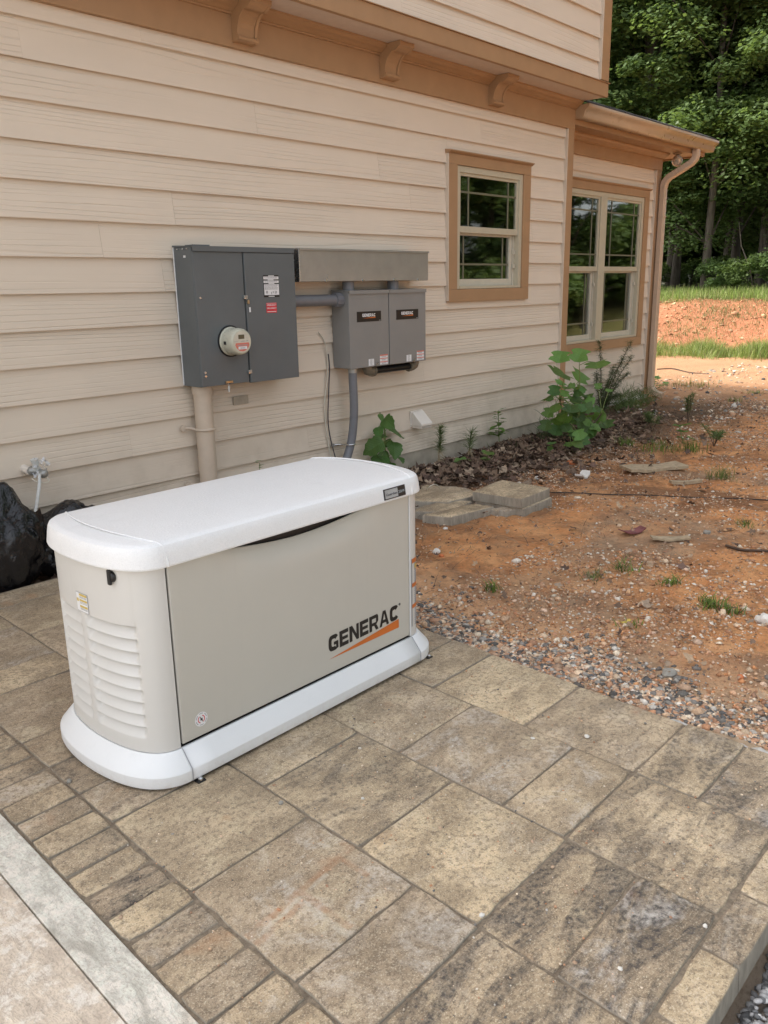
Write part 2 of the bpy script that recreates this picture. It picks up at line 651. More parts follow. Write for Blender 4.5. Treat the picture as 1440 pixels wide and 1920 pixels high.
def slab_mat(name, pinkish):
    t = NT(name)
    p = t.pos()
    br = t.noise(t.scaled(p, (26, 9, 1)), 2.0, 6, .7, .4)
    blot = t.noise(p, 2.6, 7, .68, .3)
    fine = t.noise(p, 130, 4, .75)
    c = t.mix(t.ramp(br, [(.32, 0.), (.68, 1.)]), tuple(.66 * x for x in pinkish), tuple(min(.90, 1.15 * x) for x in pinkish))
    c = t.mix(t.ramp(fine, [(.34, .6), (.50, 0.)]), c, (.44, .35, .26))
    c = t.mix(t.ramp(t.noise(p, 22, 7, .75), [(.50, 0.), (.60, .85)]), c, (.92, .84, .73))
    c = t.mix(t.ramp(t.noise(p, 8, 5, .6), [(.62, 0.), (.78, .35)]), c, (.55, .33, .18))
    h = t.math('ADD', t.math('MULTIPLY', br, .7), t.math('MULTIPLY', fine, .4))
    if name == 'slab_edge':
        wet = t.noise(t.scaled(p, (5, 2.0, 1)), 2.1, 7, .66, .5)
        wm = t.ramp(wet, [(.54, 0.), (.63, .9)])
        c = t.mix(wm, c, (.45, .41, .34))
        t.set(rough=t.ramp(wet, [(.50, .85), (.56, .5)]))
    else:
        t.set(rough=.88)
    t.set(color=c, normal=t.bump(h, 1.0, .012))
    MT[name] = t.mat


slab_mat('slab', (.82, .665, .525))
slab_mat('slab_edge', (.84, .765, .66))


def ground_mat():
    t = NT('ground')
    p = t.pos()
    x, y, z = t.xyz(p)
    s = t.math('ADD', t.math('MULTIPLY', x, .94), t.math('MULTIPLY', y, .34))
    big = t.noise(p, 1.1, 6, .62, .3)
    mid = t.noise(p, 6, 7, .68)
    fine = t.noise(p, 46, 6, .72)
    grit = t.noise(p, 240, 3, .75)
    clay = t.mix(t.ramp(mid, [(.30, 0.), (.68, 1.)]), (.68, .28, .105), (.90, .48, .22))
    clay = t.mix(t.ramp(t.noise(p, 2.4, 6, .7, .5), [(.42, .85), (.56, 0.)]), clay, (.27, .135, .07))
    tan = t.mix(t.ramp(mid, [(.3, 0.), (.7, 1.)]), (.60, .42, .27), (.80, .61, .42))
    humus = t.mix(t.ramp(fine, [(.3, 0.), (.7, 1.)]), (.075, .048, .032), (.20, .135, .088))
    # sandy strip along the patio
    near = t.math('ADD', t.ramp(t.math('ADD', t.math('MULTIPLY', x, .25), 1.3), [(.12, 1.), (.34, 0.)]), t.math('MULTIPLY', t.math('SUBTRACT', big, .5), .9), clamp=True)
    c = t.mix(near, clay, tan)
    c = t.mix(t.ramp(big, [(.55, 0.), (.70, .5)]), c, tan)
    wall = t.math('ADD', t.ramp(t.math('ADD', t.math('MULTIPLY', y, .4), 1.0), [(.36, 0.), (.72, 1.)]), t.math('MULTIPLY', t.math('SUBTRACT', big, .5), 1.7), clamp=True)
    wall = t.math('MULTIPLY', wall, t.ramp(t.math('MULTIPLY', s, .1), [(.18, 1.), (.42, 0.)]))
    c = t.mix(wall, c, humus)
    # pale dry sunlit yard further off, green bank beyond
    far = t.ramp(t.math('MULTIPLY', s, .1), [(.12, 0.), (.42, 1.)])
    yard = t.mix(t.ramp(big, [(.3, 0.), (.7, 1.)]), (.43, .225, .12), (.52, .31, .175))
    c = t.mix(far, c, yard)
    c = t.mix(t.ramp(fine, [(.34, .4), (.50, 0.)]), c, (.16, .09, .05))
    bank = t.ramp(t.math('MULTIPLY', s, .05), [(.40, 0.), (.46, 1.)])
    bankc = t.mix(t.ramp(mid, [(.3, 0.), (.7, 1.)]), (.36, .125, .06), (.50, .22, .12))
    bankc = t.mix(t.ramp(fine, [(.55, 0.), (.66, .85)]), bankc, (.60, .42, .25))
    tt = t.math('SUBTRACT', t.math('MULTIPLY', y, .94), t.math('MULTIPLY', x, .34))
    gside = t.ramp(t.math('ADD', t.math('MULTIPLY', tt, -.08), t.math('MULTIPLY', t.math('SUBTRACT', big, .5), .5)), [(.22, 0.), (.40, .85)])
    bankc = t.mix(gside, bankc, t.mix(t.ramp(fine, [(.35, 0.), (.65, 1.)]), (.075, .10, .03), (.19, .22, .075)))
    c = t.mix(bank, c, bankc)
    gm = t.math('MULTIPLY', t.ramp(t.math('ADD', t.math('MULTIPLY', s, .05), t.math('MULTIPLY', t.math('SUBTRACT', big, .5), .10)), [(.595, 0.), (.66, 1.)]), t.ramp(mid, [(.2, .7), (.5, 1.)]))
    c = t.mix(gm, c, (.085, .12, .035))
    c = t.mix(t.ramp(t.math('MULTIPLY', s, .05), [(.80, 0.), (.95, .9)]), c, (.035, .03, .018))  # shade under the trees put into a near-black floor colour
    c = t.mix(t.ramp(grit, [(.60, 0.), (.73, .6)]), c, (.55, .42, .29))
    c = t.mix(t.ramp(grit, [(.24, .5), (.36, 0.)]), c, (.13, .08, .05))
    # grey stone dust along the lower patio edge
    gr = t.math('MULTIPLY', t.ramp(t.math('ADD', t.math('MULTIPLY', y, .5), 2.4), [(.50, 1.), (.56, 0.)]), t.math('LESS_THAN', x, -3.4))
    c = t.mix(gr, c, t.mix(t.ramp(fine, [(.3, 0.), (.7, 1.)]), (.16, .155, .15), (.36, .35, .335)))
    h = t.math('ADD', t.math('MULTIPLY', fine, .6), t.math('MULTIPLY', grit, .4))
    t.set(color=c, rough=.95, normal=t.bump(h, 1.0, .022), spec=.2)
    MT['ground'] = t.mat


ground_mat()


def attr_mat(name, rough=.8, bump=.3, bscale=90, translucent=0.0, spec=.3):
    """Colour from the 'tint' attribute of the mesh, broken up by noise."""
    t = NT(name)
    p = t.pos()
    a = t.n('Attribute', attribute_name='tint').outputs['Color']
    nz = t.noise(p, bscale, 4, .65)
    c = t.mix(1.0, a, t.ramp(nz, [(.3, .68), (.7, 1.25)]), 'MULTIPLY')
    t.set(color=c, rough=rough, normal=t.bump(nz, bump, .003), spec=spec)
    if translucent:
        tl = t.n('BsdfTranslucent', {'Color': c})
        mx = t.n('MixShader', {0: translucent, 1: t.b.outputs[0], 2: tl.outputs[0]})
        t.t.links.new(mx.outputs[0], t.out.inputs['Surface'])
    MT[name] = t.mat


attr_mat('stones', .8, .5, 120)
attr_mat('litter', .85, .3, 60)
attr_mat('grass', .55, .1, 20, translucent=.35)


def leaf_mat(name, lo, hi, translucent=.35, rough=.45, veins=False):
    t = NT(name)
    p, r = t.pos(), t.rnd()
    nz = t.noise(p, 1.1, 5, .7)
    f2 = t.noise(p, 23, 3, .6)
    k = t.math('ADD', t.math('MULTIPLY', nz, .6), t.math('MULTIPLY', f2, .45))
    c = t.ramp(k, [(.30, lo), (.72, hi)])
    c = t.n('HueSaturation', {'Color': c, 'Value': t.math('ADD', t.math('MULTIPLY', r, .5), .75),
                              'Hue': t.math('ADD', t.math('MULTIPLY', r, .03), .485)}).outputs[0]
    if veins:
        o = t.objco()
        x, y, z = t.xyz(o)
        rib = t.ramp(t.math('ABSOLUTE', x), [(.0, 1.), (.012, 0.)])
        sd = t.n('TexWave', {'Vector': t.n('CombineXYZ', {0: t.math('SUBTRACT', y, t.math('MULTIPLY', t.math('ABSOLUTE', x), .9)), 1: 0., 2: 0.}).outputs[0],
                             'Scale': 2.6, 'Distortion': 0.5}, wave_type='BANDS', bands_direction='X').outputs['Fac']
        v = t.math('MAXIMUM', rib, t.math('MULTIPLY', t.ramp(sd, [(.90, 0.), (.98, 1.)]), .5))
        c = t.mix(t.math('MULTIPLY', v, .45), c, tuple(min(1, 1.8 * q + .03) for q in hi))
        t.set(normal=t.bump(t.math('ADD', v, t.math('MULTIPLY', f2, .5)), .4, .006))
    t.set(color=c, rough=rough, spec=.4)
    tl = t.n('BsdfTranslucent', {'Color': t.mix(.5, c, (.22, .32, .04))})
    mx = t.n('MixShader', {0: translucent, 1: t.b.outputs[0], 2: tl.outputs[0]})
    t.t.links.new(mx.outputs[0], t.out.inputs['Surface'])
    MT[name] = t.mat


leaf_mat('tree_leaf', (.080, .135, .052), (.175, .255, .100), .50)
leaf_mat('tree_leaf_light', (.110, .175, .060), (.215, .305, .115), .50)
leaf_mat('weed_leaf', (.085, .175, .035), (.185, .320, .075), .35, veins=True)
leaf_mat('weed_leaf_dark', (.040, .105, .026), (.105, .205, .050), .30, veins=True)
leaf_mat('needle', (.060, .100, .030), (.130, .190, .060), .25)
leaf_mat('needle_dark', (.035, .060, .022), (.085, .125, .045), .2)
simple('stem_green', (.16, .22, .05), .5, mottle=.2)
simple('stem_brown', (.075, .045, .028), .7, mottle=.3)
simple('dry_straw', (.42, .33, .2), .8, mottle=.2)
simple('scrap_maroon', (.20, .065, .065), .5, mottle=.3, scale=30)
simple('wood_scrap', (.40, .31, .2), .8, mottle=.25, scale=30, bump=.4)
simple('stone_white', (.66, .63, .57), .75, mottle=.12, scale=40, bump=.4)
simple('stone_grey', (.30, .28, .24), .8, mottle=.25, scale=30, bump=.5)
simple('clay_lump', (.50, .16, .06), .85, mottle=.2, scale=30, bump=.5)
simple('mortar', (.50, .48, .44), .9, mottle=.25, scale=18, bump=.8, bscale=60)


def bark_mat():
    t = NT('bark')
    o = t.pos()
    n1 = t.noise(t.scaled(o, (9, 9, 1.6)), 1.6, 6, .7)
    c = t.ramp(n1, [(.3, (.045, .036, .028)), (.7, (.17, .145, .115))])
    t.set(color=c, rough=.9, normal=t.bump(n1, .8, .03))
    MT['bark'] = t.mat


bark_mat()


def bag_mat():
    t = NT('bag_plastic')
    p = t.pos()
    n1 = t.noise(t.scaled(p, (1, 1, .45)), 7, 4, .55, 1.6)
    n2 = t.noise(t.scaled(p, (1.4, 1, .5)), 24, 3, .5, 1.0)
    h = t.math('ADD', t.math('ABSOLUTE', t.math('SUBTRACT', n1, .5)), t.math('MULTIPLY', t.math('ABSOLUTE', t.math('SUBTRACT', n2, .5)), .35))
    t.set(color=(.010, .010, .012), rough=t.ramp(n1, [(.3, .14), (.7, .30)]), normal=t.bump(h, .55, .04), spec=.6)
    MT['bag_plastic'] = t.mat


bag_mat()
# ------------------------------------------------------------------ ground
def ground_z(x, y):
    s = .94 * x + .34 * y
    z = -.105
    z -= .06 * min(1, max(0, (y + .9) / .9)) * (1 if x < 0 else max(0, 1 - x / 2)) * (.4 + .6 * min(1, max(0, (-x) / 2.2)))
    if x < -4.2 and y > -3.75:
        z = min(z, -.105 + (-.04) * min(1, (-4.2 - x) / .4) * (1 if x < -4.66 else 0))
    if y < -3.70:
        z -= .05
    t = min(1, max(0, (s - 9.0) / 3.6))
    z += .92 * t * t * (3 - 2 * t)
    z += .22 * min(1, max(0, (s - 12.6) / 9))
    a = .012 if s < 7 else .05
    z += a * (mnoise.noise((x * 1.7, y * 1.7, 0)) + .5 * mnoise.noise((x * 5.1, y * 5.1, 3)))
    if 9 < s < 13:
        z += .10 * mnoise.noise((x * .9, y * .9, 7)) * min(1, (s - 9) / 1.0)
    if s < 7 and x > -4.6 and y > -3.7:
        w = min(1, (x + 4.6) / .25)
        z += w * (.016 * mnoise.noise((x * 4.5, y * 4.5, 11)) + .012 * mnoise.noise((x * 12, y * 12, 5)) + .008 * abs(mnoise.noise((x * 27, y * 27, 8))))
    return z


def axis(parts):
    out = []
    for a, b, st in parts:
        n = max(1, int(round((b - a) / st)))
        out += [a + (b - a) * i / n for i in range(n)]
    return out + [parts[-1][1]]


gx = axis([(-120, -30, 15), (-30, -8, 2), (-8, -4.7, .3), (-4.7, -1.5, .028), (-1.5, 3.5, .055), (3.5, 9, .25), (9, 22, .4), (22, 40, 2), (40, 160, 12)])
gy = axis([(-120, -40, 10), (-40, -12, 2), (-12, -4.2, .4), (-4.2, .4, .030), (.4, 12, .4), (12, 40, 2), (40, 160, 12)])
mb = MB()
mb.v = [(x, y, ground_z(x, y)) for y in gy for x in gx]
W = len(gx)
mb.f = [(j * W + i, j * W + i + 1, (j + 1) * W + i + 1, (j + 1) * W + i) for j in range(len(gy) - 1) for i in range(W - 1)]
mb.m = [0] * len(mb.f)
tag(obj('ground', mb, MT['ground'], smooth=180, fix=False), kind='structure')

# ------------------------------------------------------------------ house
house = thing('house', (-4.0, 0.0, -.15), 'two storey house with beige lap siding and brown trim behind the generator', 'house')


def board_runs(x0, x1, seed):
    """Cut a course into planks of about 3.66 m with butt joints."""
    rnd = random.Random(seed)
    cuts, x = [x0], x0 + rnd.uniform(.5, 3.6)
    while x < x1 - .25:
        cuts.append(x)
        x += 3.66
    cuts.append(x1)
    return list(zip(cuts[:-1], cuts[1:]))


def siding_course(parent, z0, x0, x1, y, mat, hole=None, seed=0, h=LAP):
    for a, b in board_runs(x0, x1, seed):
        segs = [(a + .0002, b - .0002, z0, z0 + h)]
        if hole:
            hx0, hx1, hz0, hz1 = hole
            if z0 + h > hz0 and z0 < hz1:
                segs = []
                if a < hx0:
                    segs.append((a + .0006, min(b - .0006, hx0), z0, z0 + h))
                if b > hx1:
                    segs.append((max(a + .0006, hx1), b - .0006, z0, z0 + h))
                if z0 < hz0 and a < hx1 and b > hx0:
                    segs.append((max(a, hx0) + .0006, min(b, hx1) - .0006, z0, hz0 - .012))
                if z0 + h > hz1 and a < hx1 and b > hx0:
                    segs.append((max(a, hx0) + .0006, min(b, hx1) - .0006, hz1, z0 + h))
        for sx0, sx1, sz0, sz1 in segs:
            if sx1 - sx0 < .01:
                continue
            m = MB()
            if sz0 > z0:      # remnant above the opening keeps the slope of its board
                y0 = y + .019 * (sz0 - z0) / h
                m.prism_x([(y0, sz0), (y + .0235, sz0), (y + .0235, sz1 + .012), (y + .019, sz1 + .012)], sx0, sx1)
            else:
                m.prism_x([(y, sz0), (y + .0235, sz0 + .030), (y + .0235, sz1 + .034), (y + .021 * (sz1 - sz0) / h, sz1 + .034), (y + .0208 * (sz1 - sz0) / h, sz1 + .002)], sx0, sx1)
            obj('siding_board', m, mat, parent, fix=False)


XL = -9.2
# main wall with the opening of the small window
WH = (-1.66, -.66, 1.19, 2.16)
mb = MB()
mb.box(XL, WH[0], .024, .16, -.25, 2.80).box(WH[1], .10, .024, .16, -.25, 2.80)
mb.box(WH[0], WH[1], .024, .16, -.25, WH[2]).box(WH[0], WH[1], .024, .16, WH[3], 2.80)
wall = obj('wall', mb, MT['sheathing'], house)
for i in range(15):
    siding_course(wall, i * LAP, XL, -.002, 0.0, MT['siding'], (-1.71, -.62, 1.13, 2.205), seed=100 + i)
# foundation below the siding
obj('foundation', MB().box(XL, .09, .012, .30, -.40, .004), MT['foundation'], house)
obj('foundation_joint', MB().box(XL, .085, .0085, .02, -.142, -.134), MT['found_line'], house)

# recessed one storey part
Y2 = 0.30
W2 = (.40, 2.20, .65, 2.13)
mb = MB()
mb.box(.105, W2[0], Y2 + .024, Y2 + .16, -.25, 2.66).box(W2[1], 2.59, Y2 + .024, Y2 + .16, -.25, 2.66)
mb.box(W2[0], W2[1], Y2 + .024, Y2 + .16, -.25, W2[2]).box(W2[0], W2[1], Y2 + .024, Y2 + .16, W2[3], 2.66)
wall2 = obj('wall', mb, MT['sheathing'], house)
for i in range(14):
    siding_course(wall2, i * LAP, .104, 2.478, Y2, MT['siding'], (.27, 2.335, .56, 2.215), seed=300 + i, h=LAP if i < 13 else .15)
obj('foundation', MB().box(.10, 2.58, Y2 + .012, Y2 + .3, -.40, .004), MT['foundation'], house)
obj('foundation_ledge', MB().box(.10, 2.585, Y2 - .02, Y2 + .011, -.11, -.072), MT['found_line'], house)
# gable side walls (turned away from the photograph)
obj('side_wall', MB().box(2.47, 2.585, Y2 + .17, 6.5, -.25, 2.64), MT['siding'], house)
obj('side_wall', MB().box(.02, .098, .305, 7.0, 2.66, 2.78), MT['siding'], house)
# rooms behind the two windows
obj('room', MB().box(-2.4, -.2, 3.2, 3.25, 0, 2.6).box(-2.45, -2.4, .17, 3.25, 0, 2.6).box(-.2, -.15, .17, 3.25, 0, 2.6)
    .box(-2.45, -.15, .17, 3.25, 2.6, 2.65).box(-2.45, -.15, .17, 3.25, -.05, 0), MT['interior'], house)
obj('room', MB().box(-.10, 2.46, 3.9, 3.95, 0, 2.6).box(-.14, -.10, .48, 3.95, 0, 2.6).box(2.42, 2.46, .48, 3.95, 0, 2.6)
    .box(-.14, 2.46, .48, 3.95, 2.6, 2.65).box(-.14, 2.46, .48, 3.95, -.05, 0), MT['interior'], house)

# corner boards
obj('corner_board', MB().box(.002, .100, -.018, .299, -.03, 2.725), MT['trim'], house, bevel=.002)
obj('corner_board_edge', MB().box(-.008, .0015, -.0165, .02, -.02, 2.563), MT['trim_light'], house)
obj('corner_board', MB().box(2.482, 2.592, Y2 - .018, Y2 + .3, -.06, 2.452), MT['trim'], house, bevel=.002)
obj('corner_board_edge', MB().box(2.472, 2.4815, Y2 - .0165, Y2 + .02, -.02, 2.45), MT['trim_light'], house)

# frieze, crown moulding, soffit of the overhang
obj('frieze_board', MB().box(XL, .1015, -.022, .03, 2.565, 2.735), MT['trim'], house, bevel=.002)
crown = [(-.022, 2.728), (-.034, 2.728), (-.034, 2.738), (-.045, 2.742), (-.058, 2.752), (-.078, 2.762), (-.092, 2.776), (-.098, 2.776), (-.098, 2.789), (-.022, 2.789)]
obj('crown_molding', MB().prism_x(crown[::-1], XL, .10), MT['trim'], house)
obj('soffit', MB().box(XL, .118, -.282, .16, 2.790, 2.812), MT['soffit'], house)
# upper storey
upper = obj('wall', MB().box(XL, .11, -.276, 7.0, 2.815, 5.7), MT['sheathing'], house)
obj('skirt_board', MB().box(XL, .125, -.316, -.284, 2.786, 2.893), MT['trim'], house, bevel=.002)
obj('drip_cap', MB().prism_x([(-.327, 2.8935), (-.276, 2.8935), (-.276, 2.909), (-.327, 2.898)], XL, .137), MT['trim'], house)
for i in range(15):
    siding_course(upper, 2.910 - .045 + i * LAP if i else 2.910, XL, -.018, -.300, MT['siding_upper'], seed=500 + i, h=LAP if i else .133)
obj('corner_board', MB().box(-.008, .122, -.318, -.2765, 2.9095, 5.7), MT['trim'], house, bevel=.002)
obj('corner_board_edge', MB().box(-.0175, -.0085, -.3165, -.28, 2.9095, 5.7), MT['trim_light'], house)
obj('roof', MB().add([(XL - .4, -.75, 5.65), (.55, -.75, 5.65), (.55, 7.5, 5.65), (XL - .4, 7.5, 5.65), (XL + 3.5, 3.4, 7.6), (-3.0, 3.4, 7.6)],
                     [(3, 2, 1, 0), (0, 1, 5, 4), (1, 2, 5), (2, 3, 4, 5), (3, 0, 4)]), MT['shingle'], house)

# brackets under the overhang
arc = [(-.130, 2.735), (-.112, 2.722), (-.095, 2.704), (-.082, 2.684), (-.074, 2.662), (-.070, 2.640), (-.069, 2.625)]
prof = [(-.0225, 2.7885), (-.205, 2.7885), (-.205, 2.762), (-.192, 2.756), (-.180, 2.746), (-.168, 2.740), (-.160, 2.735)] + arc + \
       [(-.078, 2.620), (-.083, 2.610), (-.080, 2.600), (-.068, 2.594), (-.0225, 2.590)]
inner = [(y + .012, z) for y, z in arc]
for bx in (-4.955, -3.715, -2.485, -1.235):
    m = MB()
    # two cheeks and a slightly recessed face between them
    m.prism_x(prof, bx, bx + .018).prism_x(prof, bx + .127, bx + .145)
    prof_in = [(-.0225, 2.787), (-.2035, 2.787), (-.2035, 2.7635), (-.190, 2.7575), (-.178, 2.7475), (-.166, 2.7415), (-.152, 2.7365)] + inner + \
              [(-.0765, 2.6185), (-.0815, 2.610), (-.0785, 2.6015), (-.067, 2.5955), (-.0225, 2.5915)]
    m.prism_x(prof_in, bx + .018, bx + .127)
    obj('bracket', m, MT['trim'], house)

# eaves of the one storey part
obj('frieze_board', MB().box(.1005, 2.594, Y2 - .022, Y2 + .03, 2.453, 2.585), MT['trim'], house, bevel=.002)
crown2 = [(y + Y2, z - .162) for y, z in crown]
obj('crown_molding', MB().prism_x(crown2[::-1], .1005, 2.60), MT['trim'], house)
obj('soffit', MB().box(.1005, 3.03, .012, 6.8, 2.628, 2.648), MT['trim'], house)
obj('fascia', MB().box(.1012, 3.052, -.008, .0115, 2.612, 2.775), MT['trim'], house)
obj('fascia', MB().box(3.0305, 3.05, .012, 6.8, 2.612, 2.775), MT['trim'], house)
# hip roof
mb = MB()
rz = .417
mb.add([(.128, -.075, 2.772), (3.11, -.075, 2.772), (3.11, 6.9, 2.772), (.128, 3.0, 2.772 + 3.075 * rz), (1.6, 3.0, 2.772 + 3.075 * rz * .5), (.128, 6.9, 2.772 + 1.5)],
       [(0, 1, 4, 3), (1, 2, 4), (2, 5, 3, 4)])
roof2 = obj('roof', mb, MT['shingle'], house)
sd = roof2.modifiers.new('thick', 'SOLIDIFY')
sd.thickness = .02
rng = random.Random(5)
x = .13
while x < 3.09:      # starter course: shingle tabs overhanging the gutter
    w = rng.uniform(.12, .24)
    e = min(3.115, x + w)
    y0 = -.106 + rng.uniform(-.006, .006)
    t = rng.uniform(0, .004)
    obj('shingle', MB().add([(x + .002, y0, 2.776 + t), (e - .002, y0, 2.776 + t), (e - .002, y0 + .2, 2.776 + t + .2 * rz), (x + .002, y0 + .2, 2.776 + t + .2 * rz),
                             (x + .002, y0, 2.792 + t), (e - .002, y0, 2.792 + t), (e - .002, y0 + .2, 2.792 + t + .2 * rz), (x + .002, y0 + .2, 2.792 + t + .2 * rz)],
                            [(0, 3, 2, 1), (4, 5, 6, 7), (0, 1, 5, 4), (1, 2, 6, 5), (2, 3, 7, 6), (3, 0, 4, 7)]), MT['shingle'], roof2)
    x = e
# K-style gutter
gp = [(-.010, 2.760), (-.010, 2.655), (-.092, 2.652), (-.100, 2.664), (-.106, 2.684), (-.112, 2.704), (-.126, 2.722), (-.142, 2.732), (-.150, 2.742), (-.152, 2.764), (-.140, 2.766), (-.139, 2.758)]
m = MB()
n = len(gp)
m.v = [(.106, y, z) for y, z in gp] + [(3.085, y, z) for y, z in gp]
m.f = [(i, i + 1, n + i + 1, n + i) for i in range(n - 1)]
m.m = [0] * len(m.f)
gutter = obj('gutter', m, MT['gutter'], house, smooth=35)
md = gutter.modifiers.new('thick', 'SOLIDIFY')
md.thickness = .0025
for gx0, gx1 in ((.1035, .1058), (3.0855, 3.088)):
    obj('end_cap', MB().prism_x(gp[:10], gx0, gx1), MT['gutter'], gutter)
# downspout with its two elbows and the foot
dsx = 2.66
pts = [(dsx + .04, -.055, 2.66), (dsx + .04, -.055, 2.60), (dsx + .035, -.05, 2.555), (dsx + .02, -.02, 2.515), (dsx - .03, .10, 2.435), (dsx - .075, .19, 2.375), (dsx - .09, .225, 2.325), (dsx - .09, .238, 2.27)]
ds = part_empty('downspout', (dsx - .09, .238, 0), house)
obj('elbow', MB().rect_tube(pts, (1, 0, 0), .088, .064), MT['downspout'], ds, smooth=50)
obj('pipe', MB().rect_tube([(dsx - .09, .238, 2.28), (dsx - .09, .238, 1.2), (dsx - .09, .238, .08)], (1, 0, 0), .082, .058), MT['downspout'], ds, smooth=50)
obj('elbow', MB().rect_tube([(dsx - .09, .238, .10), (dsx - .09, .235, .03), (dsx - .085, .215, -.02), (dsx - .07, .17, -.055), (dsx - .055, .10, -.075)], (1, 0, 0), .088, .064), MT['downspout'], ds, smooth=50)
for z in (1.95, .42):
    obj('strap', MB().box(dsx - .135, dsx - .045, .205, .2085, z, z + .012), MT['downspout'], ds)
# ribs of the crimped elbow
m = MB()
for k in range(9):
    f = k / 8
    c = Vector(pts[3]).lerp(Vector(pts[5]), f)
    m.rect_tube([c - Vector((-.0, .003, -.002)), c + Vector((-.0, .003, -.002))], (1, 0, 0), .0915, .0675)
obj('crimp', m, MT['downspout'], ds)


# ------------------------------------------------------------------ windows
def window(x0, x1, z0, z1, y, units, zmid, name_loc, prairie_low):
    w = part_empty('window', name_loc, house)
    c = .107
    # casing
    for a, b in ((x0 - c, x0), (x1, x1 + c)):
        obj('casing', MB().box(a, b, y - .020, y + .024, z0 - .002, z1 + .001), MT['trim'], w, bevel=.0015)
    obj('casing', MB().box(x0 - c, x1 + c, y - .0205, y + .024, z1 + .0015, z1 + .075), MT['trim'], w, bevel=.0015)
    obj('head_cap', MB().prism_x([(y - .021, z1 + .0755), (y + .02, z1 + .0755), (y + .02, z1 + .105), (y - .044, z1 + .097), (y - .044, z1 + .090), (y - .034, z1 + .083)], x0 - c - .012, x1 + c + .012), MT['trim'], w)
    obj('apron', MB().box(x0 - c, x1 + c, y - .0215, y + .024, z0 - .098, z0 - .0025), MT['trim'], w, bevel=.0015)
    obj('casing_edge', MB().box(x0 - c - .006, x0 - c - .0005, y - .019, y + .02, z0 - .09, z1 + .073), MT['trim_light'], w)
    # vinyl frame
    f = .046
    fr = MB()
    fr.box(x0, x0 + f, y - .008, y + .085, z0, z1).box(x1 - f, x1, y - .008, y + .085, z0, z1)
    fr.box(x0 + f, x1 - f, y - .0075, y + .085, z1 - f, z1).box(x0 + f, x1 - f, y - .012, y + .085, z0, z0 + .022)
    obj('frame', fr, MT['vinyl'], w, bevel=.002)
    n = units
    mull = .135 if n == 2 else 0
    uw = (x1 - x0 - 2 * f - mull * (n - 1)) / n
    for k in range(n):
        a = x0 + f + k * (uw + mull)
        b = a + uw
        if k:
            obj('mullion', MB().box(a - mull, a, y - .0085, y + .085, z0 + .022, z1 - f), MT['vinyl'], w, bevel=.002)
        s = .022
        up = MB()
        up.box(a, a + s, y + .004, y + .034, zmid, z1 - f).box(b - s, b, y + .004, y + .034, zmid, z1 - f)
        up.box(a + s, b - s, y + .0045, y + .034, z1 - f - s, z1 - f).box(a, b, y + .003, y + .034, zmid - .048, zmid)
        obj('upper_sash', up, MT['vinyl'], w, bevel=.0015)
        lo = MB()
        s2 = .040
        lo.box(a + .004, a + s2, y + .042, y + .072, z0 + .022, zmid - .02).box(b - s2 - .02, b - .024, y + .042, y + .072, z0 + .022, zmid - .02)
        lo.box(a + s2, b - s2 - .02, y + .0425, y + .072, z0 + .022, z0 + .075).box(a + s2, b - s2 - .02, y + .0425, y + .072, zmid - .065, zmid - .02)
        obj('lower_sash', lo, MT['vinyl_white'], w, bevel=.0015)
        # side track with its two tilt latches
        tr = MB().box(b - .022, b - .001, y + .036, y + .08, z0 + .022, zmid - .05)
        tr.box(b - .028, b - .004, y + .020, y + .034, zmid - .20, zmid - .165).box(b - .028, b - .004, y + .020, y + .034, z0 + .16, z0 + .195)
        obj('side_track', tr, MT['vinyl_white'], w)
        obj('pane', MB().box(a + s, b - s, y + .018, y + .021, zmid, z1 - f - s), MT['window_glass'], w)
        obj('pane', MB().box(a + s2, b - s2 - .02, y + .056, y + .059, z0 + .075, zmid - .065), MT['window_glass'], w)
        g = .0072
        za, zb = zmid, z1 - f - s
        ins = .115 if n == 1 else .12

        def muntin(*box):
            obj('muntin', MB().box(*box), MT['muntin'], w)
        for xm in ((a + s + ins, b - s - ins)):
            muntin(xm - g, xm + g, y + .0125, y + .0175, za, zb)
            muntin(xm - g - .012, xm + g - .012, y + .0505, y + .0555, z0 + .075, zmid - .065)
        muntin(a + s, b - s, y + .012, y + .0177, zb - ins - g, zb - ins + g)
        if prairie_low:
            muntin(a + s, b - s, y + .012, y + .0177, za + ins - g, za + ins + g)
        muntin(a + s2, b - s2 - .02, y + .050, y + .0557, z0 + .075 + ins - g, z0 + .075 + ins + g)
    return w


window(-1.617, -.700, 1.218, 2.128, 0.0, 1, 1.692, (-1.16, 0, 1.218), False)
window(.383, 2.218, .637, 2.143, Y2, 2, 1.408, (1.30, Y2, .637), True)
# pale curtain edge standing in the small room
m = MB()
for k in range(24):
    xx = -1.0 + k * .012
    m.add([(xx, .35 + .015 * math.sin(k * 1.3), .9), (xx + .012, .35 + .015 * math.sin((k + 1) * 1.3), .9), (xx + .012, .35 + .015 * math.sin((k + 1) * 1.3), 2.2), (xx, .35 + .015 * math.sin(k * 1.3), 2.2)], [(0, 1, 2, 3)])
obj('curtain', m, MT['curtain'], house, fix=False)

# ------------------------------------------------------------------ patio and slab
SH = .045


def sx(u, y):
    return u + SH * (y + 3.0)


